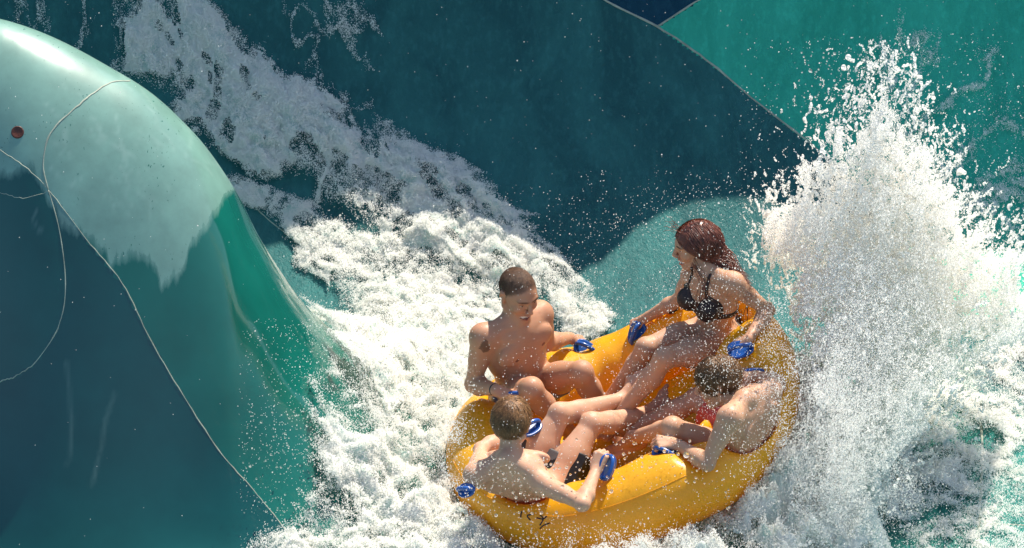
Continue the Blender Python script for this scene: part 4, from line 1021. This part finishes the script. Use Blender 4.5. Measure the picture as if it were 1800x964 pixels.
def foam_sheet():
    """the packed body of the foam under its grains"""
    body_ = COVER > .46; H_ = TOP * .93 - .008
    P = (FS0 + FNRM * np.maximum(H_, -.02).ravel()[:, None]).reshape(*FGX.shape, 3)
    q = P - RAFT_O; x = q @ RXa; y = q @ RYa; rr = np.hypot(x, y); zz = q @ RZa
    td = np.degrees(np.arctan2(y, x)) % 360; cz = np.interp(td, th, Zo); body_ &= ~(((rr < .74) & (zz > cz - .21)) | (np.hypot(rr - .71, zz - cz) < .225)) & (H_ > .002)
    i = np.arange(FGX.size).reshape(FGX.shape); f = np.stack([i[:-1, :-1], i[1:, :-1], i[1:, 1:], i[:-1, 1:]], -1); ok = body_[:-1, :-1] & body_[1:, :-1] & body_[1:, 1:] & body_[:-1, 1:]
    f = f[ok]; u_, inv = np.unique(f, return_inverse=True)
    o = mesh_obj('foam_body', P.reshape(-1, 3)[u_], inv.reshape(-1, 4), mat_foam_body('packed_foam')); tag(o, 'thick packed white water around the raft', 'foam', kind='stuff'); print('foam body', len(f))
def mat_foam_body(name):
    b = NT(name); P = b.pos(); n = b.noise(60, 5, .7, vec=P, dist=.5)
    h = b.math('ADD', n, b.math('MULTIPLY', b.noise(190, 3, .7, vec=P), .5))
    c = b.ramp(b.noise(7, 5, .65, vec=P), [(.34, (.55, .74, .68)), (.56, (.92, .925, .89))]); nm = b.bump(h, .6, .010)
    d = b.n('ShaderNodeBsdfDiffuse', {'Color': c, 'Normal': nm}); t = b.n('ShaderNodeBsdfTranslucent', {'Color': c, 'Normal': nm})
    return b.done(b.n('ShaderNodeMixShader', {0: .4, 1: d.outputs[0], 2: t.outputs[0]}))
foam_sheet()
def clear_raft(P, R):
    """no foam inside the raft"""
    q = P - RAFT_O; x = q @ RXa; y = q @ RYa; rr = np.hypot(x, y); zz = q @ RZa
    td = np.degrees(np.arctan2(y, x)) % 360; cz = np.interp(td, th, Zo)
    bad = ((rr < .72) & (zz > cz - .20)) | (np.hypot(rr - .71, zz - cz) < .215)
    return P[~bad], R[~bad]
P, R = foam_cloud(1500000, 1); P, R = clear_raft(P, R)
drops('foam', P, R, m_foam, 'white churning foam streaming down the slide to the raft', 'foam')

# the big spray thrown up where the raft hits the wave
SP = np.array([(1385, 470), (1330, 400), (1355, 350), (1405, 320), (1445, 270), (1482, 205), (1520, 150), (1548, 120), (1562, 90), (1585, 130), (1612, 180), (1640, 235), (1672, 295), (1705, 350), (1740, 400), (1810, 430), (1830, 560), (1760, 600), (1720, 680), (1640, 790), (1550, 880), (1500, 990), (1390, 1000), (1375, 940), (1405, 860), (1428, 760), (1428, 660), (1418, 570)], float)
JET = np.array([1450, 960.])
def to_air(pq, g, spread=1.0):
    n = len(pq); thick = np.interp(pq[:, 1], [40, 300, 700, 1000], [.06, .16, .28, .26]) * spread
    Y = .30 - .62 * sstep(420, 900, pq[:, 1]) + thick * g.normal(0, 1, n) + .25 * (fbm(pq[:, 0] / 60, pq[:, 1] / 60, o=3, seed=30) - .5) + .25 * sstep(1450, 1750, pq[:, 0])
    Y += .45 * (1 - sstep(1340, 1440, pq[:, 0])) * sstep(620, 420, pq[:, 1]) if False else .45 * (1 - sstep(1340, 1440, pq[:, 0]))
    d = FWD[None] + RGT[None] * ((pq[:, 0] - 900) / FPX)[:, None] - UPV[None] * ((pq[:, 1] - 482) / FPX)[:, None]
    P = CAM + d * ((Y - CAM[1]) / d[:, 1])[:, None]
    return P, P[:, 2] > S(P[:, 0], P[:, 1]) - .01
def spray_cloud(n, seed):
    g = np.random.default_rng(seed); pq = np.stack([g.uniform(1300, 1840, n), g.uniform(60, 1000, n)], 1)
    wv = 42 * np.stack([fbm(pq[:, 0] / 38, pq[:, 1] / 38, o=4, seed=4) - .5, fbm(pq[:, 0] / 38 + 30, pq[:, 1] / 38, o=4, seed=5) - .5], 1) * 2
    ins = in_poly(pq + wv, SP); ed = poly_dist(pq + wv, np.vstack([SP, SP[:1]])); sd = np.where(ins, ed, -ed)
    dv = pq - JET; an = np.arctan2(dv[:, 1], dv[:, 0]); rd = np.linalg.norm(dv, axis=1)                # jets fan out from the bow
    jet = ridged(an * 12, rd / 220, o=3, seed=21); cl = fbm(pq[:, 0] / 11, pq[:, 1] / 14, o=3, seed=22); big = fbm(pq[:, 0] / 80, pq[:, 1] / 100, o=3, seed=23)
    low = sstep(1470, 1620, pq[:, 0]) * sstep(540, 740, pq[:, 1])                   # thins out low on the far side
    up = sstep(420, 120, pq[:, 1]) if False else 1 - sstep(120, 430, pq[:, 1])
    q = np.clip(sd / 95, -.6, 1) * .9 + (jet - .4) * .75 + (big - .5) * 1.0 - low * .32 - up * .28
    dens = sstep(-.02, .80, q) * (.18 + 1.2 * sstep(.38, .62, cl)) * (1 - .3 * low) * (1 - .35 * up) * (1 + 1.4 * sstep(330, 520, pq[:, 1]) * (1 - sstep(1560, 1700, pq[:, 0])))
    k = g.random(n) < dens; pq, sd = pq[k], sd[k]
    P, ok = to_air(pq, g); P, sd = P[ok], sd[ok]
    return P, np.where(sd < 30, np.where(g.random(len(P)) < .10, .0036, .0020), .0016) * np.exp(g.normal(0, .42, len(P)))
def spray_strings(n, seed):
    """torn strings and beads of water: short runs of drops along the jets"""
    g = np.random.default_rng(seed); c = np.stack([g.uniform(1310, 1800, n), g.uniform(70, 960, n)], 1); sd = np.where(in_poly(c, SP), 1, -1) * poly_dist(c, np.vstack([SP, SP[:1]]))
    k = g.random(n) < np.where(sd > 0, .75, np.exp(sd / 22.)) * (1 - .6 * sstep(1500, 1650, c[:, 0]) * sstep(600, 760, c[:, 1])); c = c[k]
    d = c - JET; d /= np.linalg.norm(d, axis=1, keepdims=True); a = g.normal(0, .5, len(c)); d = np.stack([d[:, 0] * np.cos(a) - d[:, 1] * np.sin(a), d[:, 0] * np.sin(a) + d[:, 1] * np.cos(a)], 1)
    m = g.integers(6, 34, len(c)); i = np.repeat(np.arange(len(c)), m); L = g.uniform(2, 13, len(c))[i]; t = g.uniform(-1, 1, len(i)); bend_ = g.normal(0, 4, len(c))[i]
    pq = c[i] + d[i] * (L * t)[:, None] + np.stack([-d[i][:, 1], d[i][:, 0]], 1) * (bend_ * t * t)[:, None] + g.normal(0, .9, (len(i), 2))
    Pc, okc = to_air(c, g, .9); Y = Pc[i, 1] + g.normal(0, .006, len(i))
    dd = FWD[None] + RGT[None] * ((pq[:, 0] - 900) / FPX)[:, None] - UPV[None] * ((pq[:, 1] - 482) / FPX)[:, None]; P = CAM + dd * ((Y - CAM[1]) / dd[:, 1])[:, None]
    ok = okc[i] & (P[:, 2] > S(P[:, 0], P[:, 1]))
    return P[ok], ((.0021 + .0004 * (c[:, 1] > 400)) * np.exp(g.normal(0, .4, len(c))))[i][ok] * np.exp(g.normal(0, .3, ok.sum()))
P, R = spray_cloud(2600000, 2); P2, R2 = spray_strings(9000, 3); P, R = clear_raft(np.concatenate([P, P2]), np.concatenate([R, R2]))
drops('spray', P, R, m_spray, 'tall white burst of spray thrown up beside the raft', 'spray')

# finer mist drifting over the raft and single drops in the air
def air(n, seed, boxes):
    g = np.random.default_rng(seed); out = []
    for frac, x0, x1, y0, y1, Ya, Yb, gam in boxes:
        k = int(n * frac); t = g.random(k) ** gam
        px = x0 + (x1 - x0) * t; py = g.uniform(y0, y1, k); Y = g.uniform(Ya, Yb, k)
        d = FWD[None] + RGT[None] * ((px - 900) / FPX)[:, None] - UPV[None] * ((py - 482) / FPX)[:, None]
        P = CAM + d * ((Y - CAM[1]) / d[:, 1])[:, None]; c = fbm(px / 40, py / 40, o=3, seed=seed)
        out.append(P[(P[:, 2] > S(P[:, 0], P[:, 1])) & (g.random(k) < sstep(.3, .62, c) * .9 + .1)])
    return np.concatenate(out)
def mist_cloud(n, seed, ctr, sig, Ya, Yb):
    g = np.random.default_rng(seed); px = g.normal(ctr[0], sig[0], n); py = g.normal(ctr[1], sig[1], n); Y = g.uniform(Ya, Yb, n); c = fbm(px / 40, py / 40, o=3, seed=seed)
    k = g.random(n) < .15 + .85 * sstep(.35, .65, c); px, py, Y = px[k], py[k], Y[k]
    d = FWD[None] + RGT[None] * ((px - 900) / FPX)[:, None] - UPV[None] * ((py - 482) / FPX)[:, None]; P = CAM + d * ((Y - CAM[1]) / d[:, 1])[:, None]
    return P[P[:, 2] > S(P[:, 0], P[:, 1])]
mist = np.concatenate([mist_cloud(34000, 5, (1455, 760), (48, 150), -1.15, -.5), mist_cloud(9000, 6, (1370, 700), (65, 140), -1.1, -.6), mist_cloud(6000, 7, (1300, 640), (100, 120), -.9, .0), mist_cloud(50000, 15, (1500, 850), (62, 95), -1.0, -.2), mist_cloud(14000, 16, (1560, 620), (80, 120), -.6, .2), mist_cloud(10000, 9, (788, 800), (22, 105), -1.2, -.75), mist_cloud(7000, 11, (1080, 962), (170, 16), -1.35, -1.05)])
drops('mist', mist, .0013 * np.exp(rng.normal(0, .35, len(mist))), m_spray, 'fine white mist drifting over the raft edge', 'mist')
sp = air(15000, 6, [(.22, 780, 1420, 440, 960, -1.3, -.5, 1.0), (.30, 1000, 1500, 300, 960, -1.2, .6, .8), (.08, 880, 1250, 330, 600, .5, 1.6, 1.0), (.14, 1300, 1800, 60, 560, -.4, .9, 1.0), (.16, 640, 420, 560, 960, -1.0, -.2, 1.6), (.10, 0, 1800, 0, 964, -1.0, 1.0, 1.0)])
drops('droplets', sp, .0013 * np.exp(rng.normal(0, .35, len(sp))), m_spray, 'scattered small white drops flying above the raft', 'droplets')
bg_ = air(2000, 8, [(.35, 1400, 1660, 90, 420, -.2, .5, 1.0), (.25, 1000, 1300, 760, 960, -1.3, -.8, 1.0), (.2, 820, 1000, 800, 960, -1.3, -1.0, 1.0), (.2, 420, 620, 720, 940, -.8, -.3, .7)])
drops('large_droplets', bg_, .0034 * np.exp(rng.normal(0, .4, len(bg_))), m_drop, 'larger clear drops flung off the spray', 'droplets')
